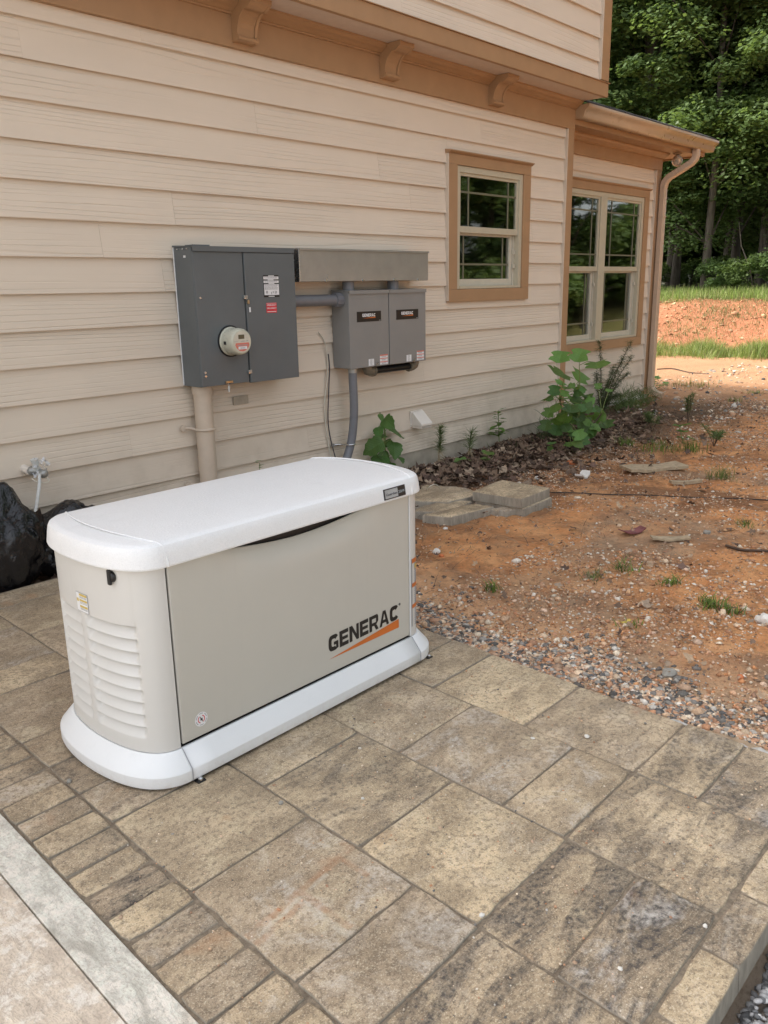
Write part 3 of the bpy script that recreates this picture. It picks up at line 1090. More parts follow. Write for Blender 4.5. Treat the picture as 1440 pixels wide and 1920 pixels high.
patio = obj('patio', MB().add([(sx(-6.34, -.40), -.40, -.0755), (sx(-6.34, -3.704), -3.704, -.0755), (sx(-4.69, -3.704), -3.704, -.0755), (sx(-4.69, -.40), -.40, -.0755),
                               (sx(-6.34, -.40), -.40, -.30), (sx(-6.34, -3.704), -3.704, -.30), (sx(-4.69, -3.704), -3.704, -.30), (sx(-4.69, -.40), -.40, -.30)],
                              [(0, 1, 2, 3), (4, 7, 6, 5), (0, 4, 5, 1), (1, 5, 6, 2), (2, 6, 7, 3), (3, 7, 4, 0)]), MT['joint_sand'])
tag(patio, kind='structure')
PR = random.Random(21)


def paver(u0, u1, y0, y1, col=None, mat='paver', gap=.0014, top=None, h=.062, parent=None):
    """Concrete paver with worn, slightly irregular edges."""
    top = ZG + PR.uniform(-.0028, .0028) if top is None else top
    tilt = (PR.uniform(-.004, .004), PR.uniform(-.004, .004))
    cx, cy = (u0 + u1) / 2, (y0 + y1) / 2
    rings = []
    nx, ny = max(3, int((u1 - u0) / .045)), max(3, int((y1 - y0) / .045))
    base = [(u0, y0 + (y1 - y0) * 0)]
    per = [(u0 + (u1 - u0) * i / nx, y0) for i in range(nx)] + [(u1, y0 + (y1 - y0) * i / ny) for i in range(ny)] + \
          [(u1 - (u1 - u0) * i / nx, y1) for i in range(nx)] + [(u0, y1 - (y1 - y0) * i / ny) for i in range(ny)]
    jit = [PR.uniform(0, .0013) + (PR.uniform(0, .007) if PR.random() < .05 else 0) for _ in per]
    corner = {0, nx, nx + ny, 2 * nx + ny}
    for inset, dz in ((gap, -h), (gap, -.0075), (gap + .0012, -.0028), (gap + .0032, -.0006), (gap + .0065, 0)):
        ring = []
        for k, (px, py) in enumerate(per):
            d = inset + jit[k] * (1 if dz > -.05 else 0) + (.003 if k in corner and dz > -.05 else 0)
            ax = min(max(px, u0 + d), u1 - d)
            ay = min(max(py, y0 + d), y1 - d)
            ring.append((sx(ax, ay), ay, top + dz + tilt[0] * (ax - cx) + tilt[1] * (ay - cy)))
        rings.append(ring)
    o = obj('paver', MB().loft(rings), MT[mat], parent or patio, smooth=50, fix=False, origin=(sx(cx, cy), cy, top))
    jj = PR.uniform(-.15, .15)
    c = col or (PR.choice([0, 0, .1, .25, .5]), PR.choice([.1, .2, .35, .6]), PR.uniform(0, .7))
    o.color = (*c, 1)
    return o


ca, cb, cc, cd, ce = -4.685, -5.037, -5.412, -5.790, -6.160
# column nearest the red soil
rows = [-.42, -.61, -.985, -1.36, -1.55, -1.925, -2.12, -2.315, -2.502, -2.876, -3.250, -3.436, -3.633]
cols_a = {7: (.0, .25, .5), 8: (0, .2, 1.), 9: (.25, .35, .35), 10: (.7, .4, .8), 11: (.9, .8, .2)}
for i, (a, b) in enumerate(zip(rows[:-1], rows[1:])):
    paver(cb, ca, b, a, cols_a.get(i))
rows = [-.42, -.80, -1.17, -1.36, -1.74, -2.11, -2.305, -2.680, -3.057, -3.248, -3.633]
cols_b = {6: (.1, .3, .3), 7: (.2, .8, .1), 8: (0, 1., .5), 9: (.65, .2, .7)}
for i, (a, b) in enumerate(zip(rows[:-1], rows[1:])):
    paver(cc, cb, b, a, cols_b.get(i))
rows = [-.42, -.61, -.98, -1.36, -1.55, -1.93, -2.30, -2.513, -2.888, -3.258, -3.450, -3.633]
cols_c = {6: (.0, .3, .5), 7: (.55, .15, .75), 8: (.15, .3, 1.), 9: (.9, .10, .6), 10: (1., .9, .2)}
for i, (a, b) in enumerate(zip(rows[:-1], rows[1:])):
    paver(cd, cc, b, a, cols_c.get(i))
rows = [-.42, -.66, -.85, -1.217, -1.408, -1.775, -1.965, -2.155, -2.338, -2.705, -3.077, -3.266, -3.633]
cols_d = {4: (.1, .2, .1), 5: (.2, .05, .2), 6: (.6, .2, 0), 7: (.4, .8, .0), 8: (.15, .05, .6), 9: (0, .7, .15), 10: (.2, .6, .1), 11: (.9, .2, .5)}
for i, (a, b) in enumerate(zip(rows[:-1], rows[1:])):
    paver(ce, cd, b, a, cols_d.get(i), 'paver_stained' if i == 9 else 'paver')
# soldier course beside the concrete slab
jy = [-.42 - .0965 * k for k in range(35)]
cols_s = {17: (.1, .1, .5), 18: (.15, .8, .0), 19: (0, .1, .55), 20: (.55, .1, .3), 21: (.15, .1, .6), 22: (1.0, .0, .0), 23: (.05, .25, .9), 24: (.35, .4, .05), 25: (.1, .1, .35), 26: (.2, .15, .1), 27: (.05, .5, .5)}
for i, (a, b) in enumerate(zip(jy[:-1], jy[1:])):
    paver(-6.338, ce - .002, b, a, cols_s.get(i))
# edge course along the gravel
u = -6.16
k = 0
while u < ca - .02:
    e = min(u + .2135, ca)
    paver(u, e, -3.722, -3.634, (.2, .3, .9) if k % 3 else (.6, .6, .3))
    u = e
    k += 1

# concrete slab left of the patio with its saw-cut border
for nm, poly in (('slab_edge', [(-6.343, -.2), (-6.343, -6.5), (-6.4345, -6.5), (-6.4345, -.2)]), ('slab', [(-6.438, -.2), (-6.438, -6.5), (-10.5, -6.5), (-10.5, -.2)])):
    q = [(sx(u, y) if u > -9 else u, y) for u, y in poly]
    o = obj('slab', MB().prism_z(q[::-1], -.25, ZG + .001), MT[nm], bevel=.002)
    tag(o, kind='structure')
# mortar haunch along the far edge of the pavers
m = MB()
ny = 40
rg = random.Random(3)
prev = None
for i in range(ny + 1):
    y = -3.75 + i * (3.75 - 2.78) / ny
    w = .115 * (1 - i / ny) ** .7 * rg.uniform(.55, 1.25) + .008
    x0 = sx(-4.687, y)
    cur = [(x0 + .001, y, -.13), (x0 + .001, y, -.083 - rg.uniform(0, .008)), (x0 + w * .5, y, -.092 - rg.uniform(0, .008)), (x0 + w, y, -.135)]
    if prev:
        b = len(m.v)
        m.add(prev + cur, [(0, 1, 5, 4), (1, 2, 6, 5), (2, 3, 7, 6)])
    prev = cur
tag(obj('mortar_haunch', m, MT['mortar'], smooth=180, fix=False), kind='structure')
# ------------------------------------------------------------------ standby generator
GC = Vector((-5.3975, -2.062, ZG))
gen = thing('standby_generator', GC, 'white and beige standby generator with louvred end standing on the paver patio', 'generator')
HX, HY = .4925, .250


def catmull(pts, sub):
    out = []
    n = len(pts)
    for i in range(n - 1):
        p0, p1, p2, p3 = (Vector(pts[max(i - 1, 0)]), Vector(pts[i]), Vector(pts[i + 1]), Vector(pts[min(i + 2, n - 1)]))
        for k in range(sub):
            t = k / sub
            out.append(.5 * ((2 * p1) + (-p0 + p2) * t + (2 * p0 - 5 * p1 + 4 * p2 - p3) * t * t + (-p0 + 3 * p1 - 3 * p2 + p3) * t ** 3))
    out.append(Vector(pts[-1]))
    return out


half = [(0, -HY), (.022, -.2475), (.046, -.236), (.068, -.213), (.085, -.180), (.098, -.138), (.108, -.075), (.112, 0)]
endc = half + [(x, -y) for x, y in half[-2::-1]]
endc = catmull([(x, y) for x, y in endc], 5)          # right end, front to back


def outline(off=0.0):
    """Closed plan outline, counter-clockwise from the front left seam."""
    pts = [Vector((-HX + 2 * HX * i / 12, -HY)) for i in range(12)] + [Vector((HX + p.x, p.y)) for p in endc]
    pts += [Vector((HX - 2 * HX * i / 12, HY)) for i in range(1, 12)] + [Vector((-HX - p.x, -p.y)) for p in endc]
    n = len(pts)
    clean = [p for i, p in enumerate(pts) if (p - pts[i - 1]).length > 1e-5]
    n = len(clean)
    out = []
    for i, p in enumerate(clean):
        t = (clean[(i + 1) % n] - clean[i - 1]).normalized()
        out.append(p + Vector((t.y, -t.x)) * off)
    return out


def ring(off, z):
    return [(GC.x + p.x, GC.y + p.y, z) for p in outline(off)]


# lower plinth: lofted, cut into end pieces and rails
plin = [(.036, -.060), (.0445, -.057), (.0465, -.050), (.0465, -.024), (.0440, -.0185), (.0095, .0215), (.0055, .0255), (.0035, .0265), (-.004, .0265)]
OUT = [ring(o, z) for o, z in plin]
N = len(OUT[0])
SEAM = .492


def plinth_piece(name, sel):
    m = MB()
    idx = [k for k in range(N) if sel(k)]
    # contiguous run
    start = next(k for k in idx if (k - 1) % N not in idx)
    run = []
    k = start
    while k in idx:
        run.append(k)
        k = (k + 1) % N
    for r in OUT:
        m.v += [r[j] for j in run]
    L = len(run)
    for i in range(len(OUT) - 1):
        for j in range(L - 1):
            m.f.append((i * L + j, i * L + j + 1, (i + 1) * L + j + 1, (i + 1) * L + j))
    m.m = [0] * len(m.f)
    o = obj(name, m, MT['gen_base'], gen, smooth=20)
    s = o.modifiers.new('thick', 'SOLIDIFY')
    s.thickness = .004
    s.offset = -1
    return o


p0 = outline(0)


def shifted(k, d):          # positions of the seams, with a hairline gap
    return p0[k].x


plinth_piece('base_rail', lambda k: abs(p0[k].x) <= SEAM + .001 and p0[k].y < 0)
plinth_piece('base_rail', lambda k: abs(p0[k].x) <= SEAM + .001 and p0[k].y > 0)
plinth_piece('base_end', lambda k: p0[k].x >= SEAM)
plinth_piece('base_end', lambda k: p0[k].x <= -SEAM)
# hairline joints of the plinth
for sgn in (-1, 1):
    x = GC.x + sgn * SEAM
    pth = [(x, GC.y - HY - o - .0004, z) for o, z in plin[1:8]]
    obj('base_joint', MB().tube(pth, .0012, 5), MT['paper_grey'], gen)
obj('floor_pan', MB().prism_z([(p.x + GC.x, p.y + GC.y) for p in outline(-.02)], -.055, .02), MT['black_plastic'], gen)
# anchor feet
for x, y in ((-5.868, -2.365), (-4.845, -2.352), (-5.868, -1.76), (-4.845, -1.76)):
    ft = obj('anchor_foot', MB().box(x - .013, x + .013, y - .004, y + .05, ZG + .001, ZG + .0055).box(x - .013, x + .013, y + .03, y + .035, ZG + .0055, ZG + .03), MT['black_plastic'], gen, bevel=.001)
    obj('screw', MB().lathe([(.0075, ZG + .0066), (.0075, ZG + .011), (.004, ZG + .014)], (x, y + .005, 0), 'z', 8), MT['steel'], ft)

# end panels with moulded louvres
ZB, ZT = .0275, .566


def louvre_depth(yy, z):
    """Inward depth of the pressed louvres on an end panel."""
    top, pitch, rows = .3985, .0368, 9
    v = (top - z) / pitch
    if v < 0 or v >= rows:
        return 0.0
    fr = v - math.floor(v)
    d = (1 - fr) ** 1.2 * min(1, fr / .06)
    d = .025 * d
    m = 0.0
    for a, b in ((-.208, -.012), (.010, .182)):
        e = .016
        lo = min(1, max(0, (yy - a) / e))
        hi = min(1, max(0, (b - yy) / e))
        s = min(lo, hi)
        m = max(m, s * s * (3 - 2 * s))
    return d * m


def end_panel(sgn):
    cv = catmull([(p.x, p.y) for p in endc], 3)
    L = len(cv)
    zs = [ZB + (ZT - ZB) * i / 40 for i in range(41)] if sgn > 0 else sorted(set([ZB, .04, .055] + [.0665 + .00184 * i for i in range(182)] + [.42, .45, .48, .51, .54, ZT]))
    m = MB()
    for z in zs:
        for i, p in enumerate(cv):
            t = (cv[min(i + 1, L - 1)] - cv[max(i - 1, 0)]).normalized()
            nrm = Vector((t.y, -t.x))
            q = p - nrm * (louvre_depth(p.y, z) if sgn < 0 else 0)
            m.v.append((GC.x + sgn * (HX + q.x), GC.y + q.y, z))
    for j in range(len(zs) - 1):
        for i in range(L - 1):
            m.f.append((j * L + i, j * L + i + 1, (j + 1) * L + i + 1, (j + 1) * L + i))
    m.m = [0] * len(m.f)
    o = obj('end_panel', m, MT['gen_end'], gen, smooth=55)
    return o


end_l = end_panel(-1)
end_r = end_panel(1)
# black core added for the shade inside, so that seams read as gaps
obj('dark_core', MB().prism_z([(p.x + GC.x, p.y + GC.y) for p in outline(-.035)], .02, .585), MT['black'], gen)
# front and rear doors
DX0, DX1 = -HX + .006, HX - .006


def door_front(sgn):
    m = MB()
    nx, nz = 60, 26
    yo = .0015
    for j in range(nz + 1):
        for i in range(nx + 1):
            x = DX0 + (DX1 - DX0) * i / nx
            f = max(0.0, 1 - ((x + .0) / .35) ** 2) ** 1.3
            ztop = .560 - .036 * f
            z = .0345 + (ztop - .0345) * j / nz
            inn = f * .045 * max(0, (z - .44) / .11) ** 2.0
            m.v.append((GC.x + x, GC.y + sgn * (HY + yo - inn), z))
    for j in range(nz):
        for i in range(nx):
            k = j * (nx + 1) + i
            m.f.append((k, k + 1, k + nx + 2, k + nx + 1))
    m.m = [0] * len(m.f)
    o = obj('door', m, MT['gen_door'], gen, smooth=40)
    s = o.modifiers.new('thick', 'SOLIDIFY')
    s.thickness = .012
    s.offset = -1 if sgn < 0 else -1
    b = o.modifiers.new('bevel', 'BEVEL')
    b.width = .003
    b.segments = 2
    b.limit_method = 'ANGLE'
    b.angle_limit = R(60)
    return o


door = door_front(-1)
door_front(1)
# bright edge strip of the right end panel beside the door
obj('edge_strip', MB().box(GC.x + HX - .0045, GC.x + HX - .0008, GC.y - HY - .003, GC.y - HY + .01, .0285, .565), MT['gen_base'], gen, bevel=.0012)

# lid: vertical lip, rolled shoulder, slightly crowned top
lid_prof = [(-.010, .5555), (.0065, .5555), (.0155, .5585), (.0168, .563), (.0130, .590), (.0095, .6065), (.0050, .6150), (-.0040, .6205), (-.014, .6230), (-.05, .6262), (-.11, .6292), (-.17, .6310), (-.215, .6318)]


def lid_z(off):
    for (o1, z1), (o2, z2) in zip(lid_prof[3:-1], lid_prof[4:]):
        if o2 <= off <= o1:
            return z1 + (z2 - z1) * (off - o1) / (o2 - o1)
    return lid_prof[-1][1]


def inset_ring(off, z):
    """Outline moved in by scaling (large insets) so that the rings stay clean."""
    if off > -.03:
        return ring(off, z)
    base = outline(-.03)
    k = (HY + off) / (HY - .03)
    return [(GC.x + p.x * (HX + .112 + off) / (HX + .112 - .03), GC.y + p.y * k, z) for p in base]


lid = obj('lid', MB().loft([inset_ring(o, z) for o, z in lid_prof]), MT['gen_lid'], gen, smooth=23)
# curved bead across each end of the lid
for sgn in (-1, 1):
    pts = []
    for i in range(41):
        v = -1 + 2 * i / 40
        y = v * (HY + .0155)
        off = -(HY - abs(y)) if abs(y) < HY else abs(y) - HY
        bul = .055 * max(0, 1 - v * v)
        z = lid_z(min(.0168, max(-.215, off)))
        pts.append((GC.x + sgn * (HX - .003 + bul), GC.y + y, z + .0004))
    for e in (0, -1):
        q = pts[e]
        extra = (q[0], q[1] + (-.0008 if e == 0 else .0008), .560)
        pts = [extra] + pts if e == 0 else pts + [extra]
    obj('lid_bead', MB().tube(pts, .0028, 8), MT['gen_lid'], lid, smooth=60)

# badge on the lid
m = MB().box(-5.053, -4.945, 0, .004, .568, .600)
ang = .22


def on_lip(x, z, d=.0):
    """Point on the sloping lip of the lid front."""
    f = (z - .563) / (.6065 - .563)
    return Vector((x, GC.y - HY - (.0168 + (.0095 - .0168) * f) - d, z))


def lip_plate(name, x0, x1, z0, z1, d0, d1, mat, par):
    v = [on_lip(x0, z0, d1), on_lip(x1, z0, d1), on_lip(x1, z1, d1), on_lip(x0, z1, d1), on_lip(x0, z0, d0), on_lip(x1, z0, d0), on_lip(x1, z1, d0), on_lip(x0, z1, d0)]
    return obj(name, MB().add(v, [(0, 1, 2, 3), (4, 7, 6, 5), (0, 4, 5, 1), (1, 5, 6, 2), (2, 6, 7, 3), (3, 7, 4, 0)]), mat, par)


badge = lip_plate('badge', -5.052, -4.945, .5665, .6015, .0, .003, MT['black_plastic'], gen)
lip_plate('badge_panel', -5.0475, -4.984, .5700, .5985, .003, .0036, MT['silver'], badge)
t1 = lettering('lettering', 'Guardian', on_lip(-5.043, .579, .0042), .012, MT['wire_dark'], badge, width=.054)
t1.rotation_euler.x = R(-14)
t2 = lettering('lettering', '22kW', on_lip(-4.981, .579, .0042), .013, MT['silver'], badge, width=.031)
t2.rotation_euler.x = R(-14)

# name on the door: heavy wide capitals above an orange wedge
DY = GC.y - HY - .0022


def glyphs():
    """Letter outlines in a unit box, as lists of polygons (x, y)."""
    s, h = .30, .27       # stem and bar weights
    E = [[(0, 0), (s, 0), (s, 1), (0, 1)], [(s, 1 - h * .9), (.92, 1 - h * .9), (.92, 1), (s, 1)], [(s, .40), (.86, .40), (.86, .60), (s, .60)], [(s, 0), (.92, 0), (.92, h * .9), (s, h * .9)]]
    Nn = [[(0, 0), (s, 0), (s, 1), (0, 1)], [(.74, 0), (1, 0), (1, 1), (.74, 1)], [(s, 1), (s, .62), (.74, 0), (.74, .38)]]
    Rr = [[(0, 0), (s, 0), (s, 1), (0, 1)], [(s, .78), (.78, .78), (.90, 1), (s, 1)], [(.74, .46), (.84, .40), (1, .56), (1, .86), (.90, 1), (.78, .78), (.74, .74)], [(s, .32), (.66, .32), (.84, .40), (.74, .52), (s, .52)], [(.52, .32), (.80, .34), (1.02, 0), (.72, 0)]]
    A = [[(0, 0), (.27, 0), (.62, 1), (.40, 1)], [(.80, 0), (1.08, 0), (.70, 1), (.50, 1)], [(.22, .20), (.86, .20), (.80, .40), (.28, .40)]]

    def bowl(a0, a1, n=18):
        pol = []
        for i in range(n):
            q = []
            for a in (a0 + (a1 - a0) * i / n, a0 + (a1 - a0) * (i + 1) / n):
                ca_, sa_ = math.cos(R(a)), math.sin(R(a))
                sq = lambda c: math.copysign(abs(c) ** .62, c)
                q.append(((.5 + .5 * sq(ca_), .5 + .5 * sq(sa_)), (.5 + .205 * sq(ca_), .5 + .245 * sq(sa_))))
            pol.append([q[0][0], q[1][0], q[1][1], q[0][1]])
        return pol
    C = bowl(32, 328)
    G = bowl(32, 300) + [[(.52, .34), (.98, .34), (.98, .54), (.52, .54)], [(.74, .02), (.98, .10), (.98, .34), (.74, .34)]]
    return {'G': (G, 1.0), 'E': (E, .92), 'N': (Nn, 1.0), 'R': (Rr, 1.02), 'A': (A, 1.08), 'C': (C, 1.0)}


def brand(x0, x1, z0, z1, y, mat, parent, rise=0.0):
    gl = glyphs()
    word = 'GENERAC'
    gap = .11
    tot = sum(gl[c][1] for c in word) + gap * (len(word) - 1)
    k = (x1 - x0) / tot
    m = MB()
    cx = 0.0
    for c in word:
        polys, w = gl[c]
        for j, p in enumerate(polys):
            n = len(p)
            e = .00004 * (j % 5)
            f = lambda q: (x0 + (cx + q[0]) * k, z0 + q[1] * (z1 - z0) + rise * ((cx + q[0]) / tot))
            a = [(f(q)[0], y - e, f(q)[1]) for q in p]
            m.add(a, [tuple(range(n))])
        cx += w + gap
    return obj('lettering', m, mat, parent, fix=False)


logo = brand(-5.3165, -4.974, .1085, .1645, DY, MT['black'], door, rise=.0095)
obj('wedge', MB().add([(-5.318, DY, .0845), (-4.972, DY, .0845), (-4.972, DY, .1170)], [(0, 1, 2)]), MT['logo_orange'], door, fix=False)
lettering('lettering', '®', (-4.971, DY, .166), .012, MT['black'], door)
# round sticker with a lightning bolt
sc = Vector((-5.8185, DY, .0855))


def disc(m, c, r0, r1, a0, a1, y, n=28):
    for i in range(n):
        A0, A1 = R(a0 + (a1 - a0) * i / n), R(a0 + (a1 - a0) * (i + 1) / n)
        q = [(c.x + r0 * math.cos(A0), y, c.z + r0 * math.sin(A0)), (c.x + r1 * math.cos(A0), y, c.z + r1 * math.sin(A0)),
             (c.x + r1 * math.cos(A1), y, c.z + r1 * math.sin(A1)), (c.x + r0 * math.cos(A1), y, c.z + r0 * math.sin(A1))]
        m.add(q, [(0, 1, 2, 3)])
    return m


stk = obj('sticker', disc(MB(), sc, .0, .0215, 0, 360, DY), MT['paper_white'], door, fix=False)
obj('arrow', disc(disc(MB(), sc, .0095, .0120, 70, -60, DY - .0004), sc, .0095, .0120, 250, 120, DY - .0004), MT['sticker_red'], stk, fix=False)
m = MB()
for a in range(0, 360, 60):
    disc(m, sc, .0165, .0185, a + 8, a + 50, DY - .0004, 6)
obj('lettering', m, MT['paper_grey'], stk, fix=False)
b = [(-.0035, .0105), (.0005, .0015), (.0035, .004), (.0045, -.011), (.0005, -.0025), (-.003, -.005)]
obj('lightning_bolt', MB().add([(sc.x + x, DY - .0006, sc.z + z) for x, z in b], [(0, 5, 4, 1), (1, 4, 3, 2)]), MT['black'], stk, fix=False)


def end_point(s, y, z, d):
    """Point standing d off an end panel at plan offset y."""
    cv = catmull([(p.x, p.y) for p in endc], 3)
    k = min(range(len(cv)), key=lambda i: abs(cv[i].y - y))
    k0, k1 = max(0, k - 1), min(len(cv) - 1, k + 1)
    a, b_ = cv[k0], cv[k1]
    f = 0 if abs(b_.y - a.y) < 1e-9 else (y - a.y) / (b_.y - a.y)
    p = a.lerp(b_, f)
    t = (b_ - a).normalized()
    q = p + Vector((t.y, -t.x)) * d
    return Vector((GC.x + s * (HX + q.x), GC.y + q.y, z))


def end_patch(name, s, y0, y1, z0, z1, d, mat, par, n=6):
    m = MB()
    for i in range(n):
        ya, yb = y0 + (y1 - y0) * i / n, y0 + (y1 - y0) * (i + 1) / n
        m.add([end_point(s, ya, z0, d), end_point(s, yb, z0, d), end_point(s, yb, z1, d), end_point(s, ya, z1, d)], [(0, 1, 2, 3)])
    return obj(name, m, mat, par, fix=False)


# lock with its cover on the louvred end
lp = end_point(-1, -.150, .5335, .002)
lk = obj('lock', MB().lathe([(.0150, 0), (.0150, -.006), (.012, -.010), (.006, -.011)], lp + Vector((.004, 0, 0)), 'x', 20), MT['black_plastic'], end_l, smooth=50)
obj('lock_cover', MB().box(lp.x - .011, lp.x - .002, lp.y - .0065, lp.y + .0065, lp.z - .021, lp.z + .021), MT['black_plastic'], lk, bevel=.003)
# caution sticker above the louvres
cs = end_patch('caution_sticker', -1, -.036, .024, .402, .458, .0012, MT['paper_grey'], end_l)
end_patch('sticker_face', -1, -.0345, .0225, .4035, .4565, .0016, MT['paper_white'], cs)
for z0, z1 in ((.449, .4555), (.4335, .4395), (.4155, .4215)):
    end_patch('sticker_band', -1, -.033, .006, z0, z1, .0020, MT['sticker_yellow'], cs)
end_patch('sticker_band', -1, .010, .0205, .4305, .4400, .0020, MT['sticker_yellow'], cs)
m = MB()
for z in (.4455, .4425, .4300, .4265, .4120, .4090):
    ya, yb = -.031, .004
    m.add([end_point(-1, ya, z, .002), end_point(-1, yb, z, .002), end_point(-1, yb, z + .0016, .002), end_point(-1, ya, z + .0016, .002)], [(0, 1, 2, 3)])
obj('fine_print', m, MT['paper_grey'], cs, fix=False)
# long warning label round the right front corner
wl = end_patch('warning_label', 1, -.2497, -.165, .062, .318, .0012, MT['paper_grey'], end_r, 12)
for z0, z1 in ((.301, .318), (.211, .226), (.131, .146)):
    end_patch('label_band', 1, -.2495, -.166, z0, z1, .0017, MT['sticker_orange'], wl, 12)
end_patch('label_mark', 1, -.246, -.237, .278, .296, .0017, MT['sticker_yellow'], wl)
m = MB()
for z in [.070 + .0072 * i for i in range(8)] + [.152 + .0072 * i for i in range(8)] + [.233 + .0072 * i for i in range(6)]:
    for a, b_ in ((-.2475, -.23), (-.23, -.20), (-.20, -.17)):
        m.add([end_point(1, a, z, .0017), end_point(1, b_, z, .0017), end_point(1, b_, z + .0036, .0017), end_point(1, a, z + .0036, .0017)], [(0, 1, 2, 3)])
obj('fine_print', m, MT['paper_white'], wl, fix=False)
# ------------------------------------------------------------------ meter panel
MPX0, MPX1, MZ0, MZ1, MD = -4.206, -3.478, .713, 1.484, -.180
mp = thing('meter_panel', (-3.85, 0, .713), 'tall dark grey electric meter panel with round meter on the siding', 'meter panel')
obj('body', MB().box(MPX0, MPX1, MD + .012, -.001, MZ0, MZ1 - .004), MT['panel_grey'], mp, bevel=.003)
obj('caulk', MB().box(MPX0 - .004, MPX0 - .0005, -.008, -.0008, MZ0 + .004, MZ1 - .006), MT['paper_white'], mp)
obj('hood', MB().prism_x([(MD - .010, MZ1 - .030), (MD - .010, MZ1 - .002), (-.0015, MZ1 + .006), (-.0015, MZ1 - .0035), (MD - .006, MZ1 - .0045), (MD - .0062, MZ1 - .030)], MPX0 - .005, MPX1 + .004), MT['panel_grey'], mp)
SEAMX = -3.862
obj('meter_cover', MB().box(MPX0 + .001, SEAMX - .0035, MD, MD + .0115, MZ0 + .002, MZ1 - .031), MT['panel_grey'], mp, bevel=.002)
obj('cover_gap', MB().box(SEAMX - .003, SEAMX + .003, MD + .006, MD + .0114, MZ0 + .002, MZ1 - .031), MT['panel_hole'], mp)
dr = obj('door', MB().box(SEAMX + .0035, MPX1 + .006, MD - .006, MD + .011, MZ0 - .004, MZ1 - .034), MT['panel_grey'], mp, bevel=.002)
obj('hub_plate', MB().box(-4.16, -4.05, -.13, -.05, MZ1 + .001, MZ1 + .008), MT['panel_grey'], mp)
# meter
MC = Vector((-3.988, MD, .960))
mt = obj('meter', MB().lathe([(.081, MD + .001), (.081, MD - .010), (.0785, MD - .012), (.0765, MD - .014), (.0755, MD - .080), (.0725, MD - .098), (.066, MD - .106), (.060, MD - .107)], (MC.x, 0, MC.z), 'y', 48), MT['meter_ivory'], mp, smooth=35)
obj('mounting_ring', MB().lathe([(.090, MD + .0005), (.090, MD - .005), (.0825, MD - .0055), (.0820, MD + .0005)], (MC.x, 0, MC.z), 'y', 48), MT['panel_hole'], mt, smooth=35)
FY = MD - .1076
obj('meter_face', MB().lathe([(.0595, FY), (.0595, FY - .0012)], (MC.x, 0, MC.z), 'y', 40), MT['meter_face'], mt)
FY -= .0014
obj('display', MB().box(MC.x - .026, MC.x + .016, FY - .001, FY, MC.z + .016, MC.z + .040), MT['lcd'], mt)
m = MB()
for i in range(16):      # red warning crescent on the lower half of the face
    a0, a1 = R(200 + 140 * i / 16), R(200 + 140 * (i + 1) / 16)
    zt = MC.z - .006
    m.add([(MC.x + .054 * math.cos(a0), FY, MC.z + .054 * math.sin(a0)), (MC.x + .054 * math.cos(a1), FY, MC.z + .054 * math.sin(a1)),
           (MC.x + .050 * math.cos(a1), FY, zt), (MC.x + .050 * math.cos(a0), FY, zt)], [(0, 1, 2, 3)])
obj('warning_label', m, MT['sticker_salmon'], mt, fix=False)
obj('barcode_label', MB().box(MC.x - .030, MC.x + .032, FY - .0012, FY - .0004, MC.z - .042, MC.z - .026), MT['paper_white'], mt)
m = MB()
for i in range(9):
    m.box(MC.x - .016 + i * .004, MC.x - .0145 + i * .004, FY - .0018, FY - .0013, MC.z - .039, MC.z - .030)
m.box(MC.x - .012, MC.x + .022, FY - .0012, FY - .0004, MC.z + .001, MC.z + .0045).box(MC.x - .055, MC.x - .030, FY - .0012, FY - .0004, MC.z + .0015, MC.z + .0035)
m.box(MC.x + .030, MC.x + .042, FY - .0012, FY - .0004, MC.z + .002, MC.z + .006).box(MC.x - .036, MC.x + .036, FY - .0012, FY - .0004, MC.z - .0205, MC.z - .0165)
obj('print', m, MT['paper_grey'], mt)
obj('port', MB().box(MC.x - .0775, MC.x - .070, MD - .058, MD - .038, MC.z - .014, MC.z + .004), MT['black_plastic'], mt)
# latches, hasps, screws, tag
for z in (1.203, .775):
    l = obj('latch', MB().box(SEAMX - .014, SEAMX + .012, MD - .012, MD - .001, z - .011, z + .011), MT['galv'], mp, bevel=.002)
    obj('latch_screw', MB().lathe([(.006, MD - .012), (.005, MD - .017)], (SEAMX - .012, 0, z - .006), 'y', 10), MT['steel'], l)
obj('padlock', MB().box(SEAMX + .004, SEAMX + .018, MD - .02, MD - .008, 1.165, 1.188), MT['brass'], mp, bevel=.003)
obj('key_tag', MB().box(SEAMX + .017, SEAMX + .029, MD - .012, MD - .010, 1.118, 1.146), MT['paper_white'], mp, bevel=.002)
for x, z in ((-4.178, 1.205), (-4.180, .795), (-4.180, .775)):
    obj('screw', MB().lathe([(.008, MD - .0005), (.006, MD - .006)], (x, 0, z), 'y', 10), MT['steel'], mp)
obj('hasp', MB().box(-4.045, -3.995, MD - .012, MD - .001, .722, .736), MT['brass'], mp, bevel=.002)
obj('seal', MB().box(-4.030, -4.020, MD - .007, MD - .005, .672, .706).tube([(-4.025, MD - .006, .706), (-4.025, MD - .006, .724)], .0012, 5), MT['hose_white'], mp)
for y in (-.05, -.10, -.14):
    obj('screw', MB().lathe([(.005, MPX0 - .0055), (.004, MPX0 - .009)], (0, y, MZ1 - .016), 'x', 8), MT['steel'], mp)
obj('rating_label', MB().box(MPX0 - .0012, MPX0 - .0002, -.115, -.095, MZ1 - .062, MZ1 - .050), MT['paper_white'], mp)
DYY = MD - .0072
lb = obj('danger_label', MB().box(-3.724, -3.604, DYY, DYY + .0008, 1.200, 1.326), MT['black'], dr)
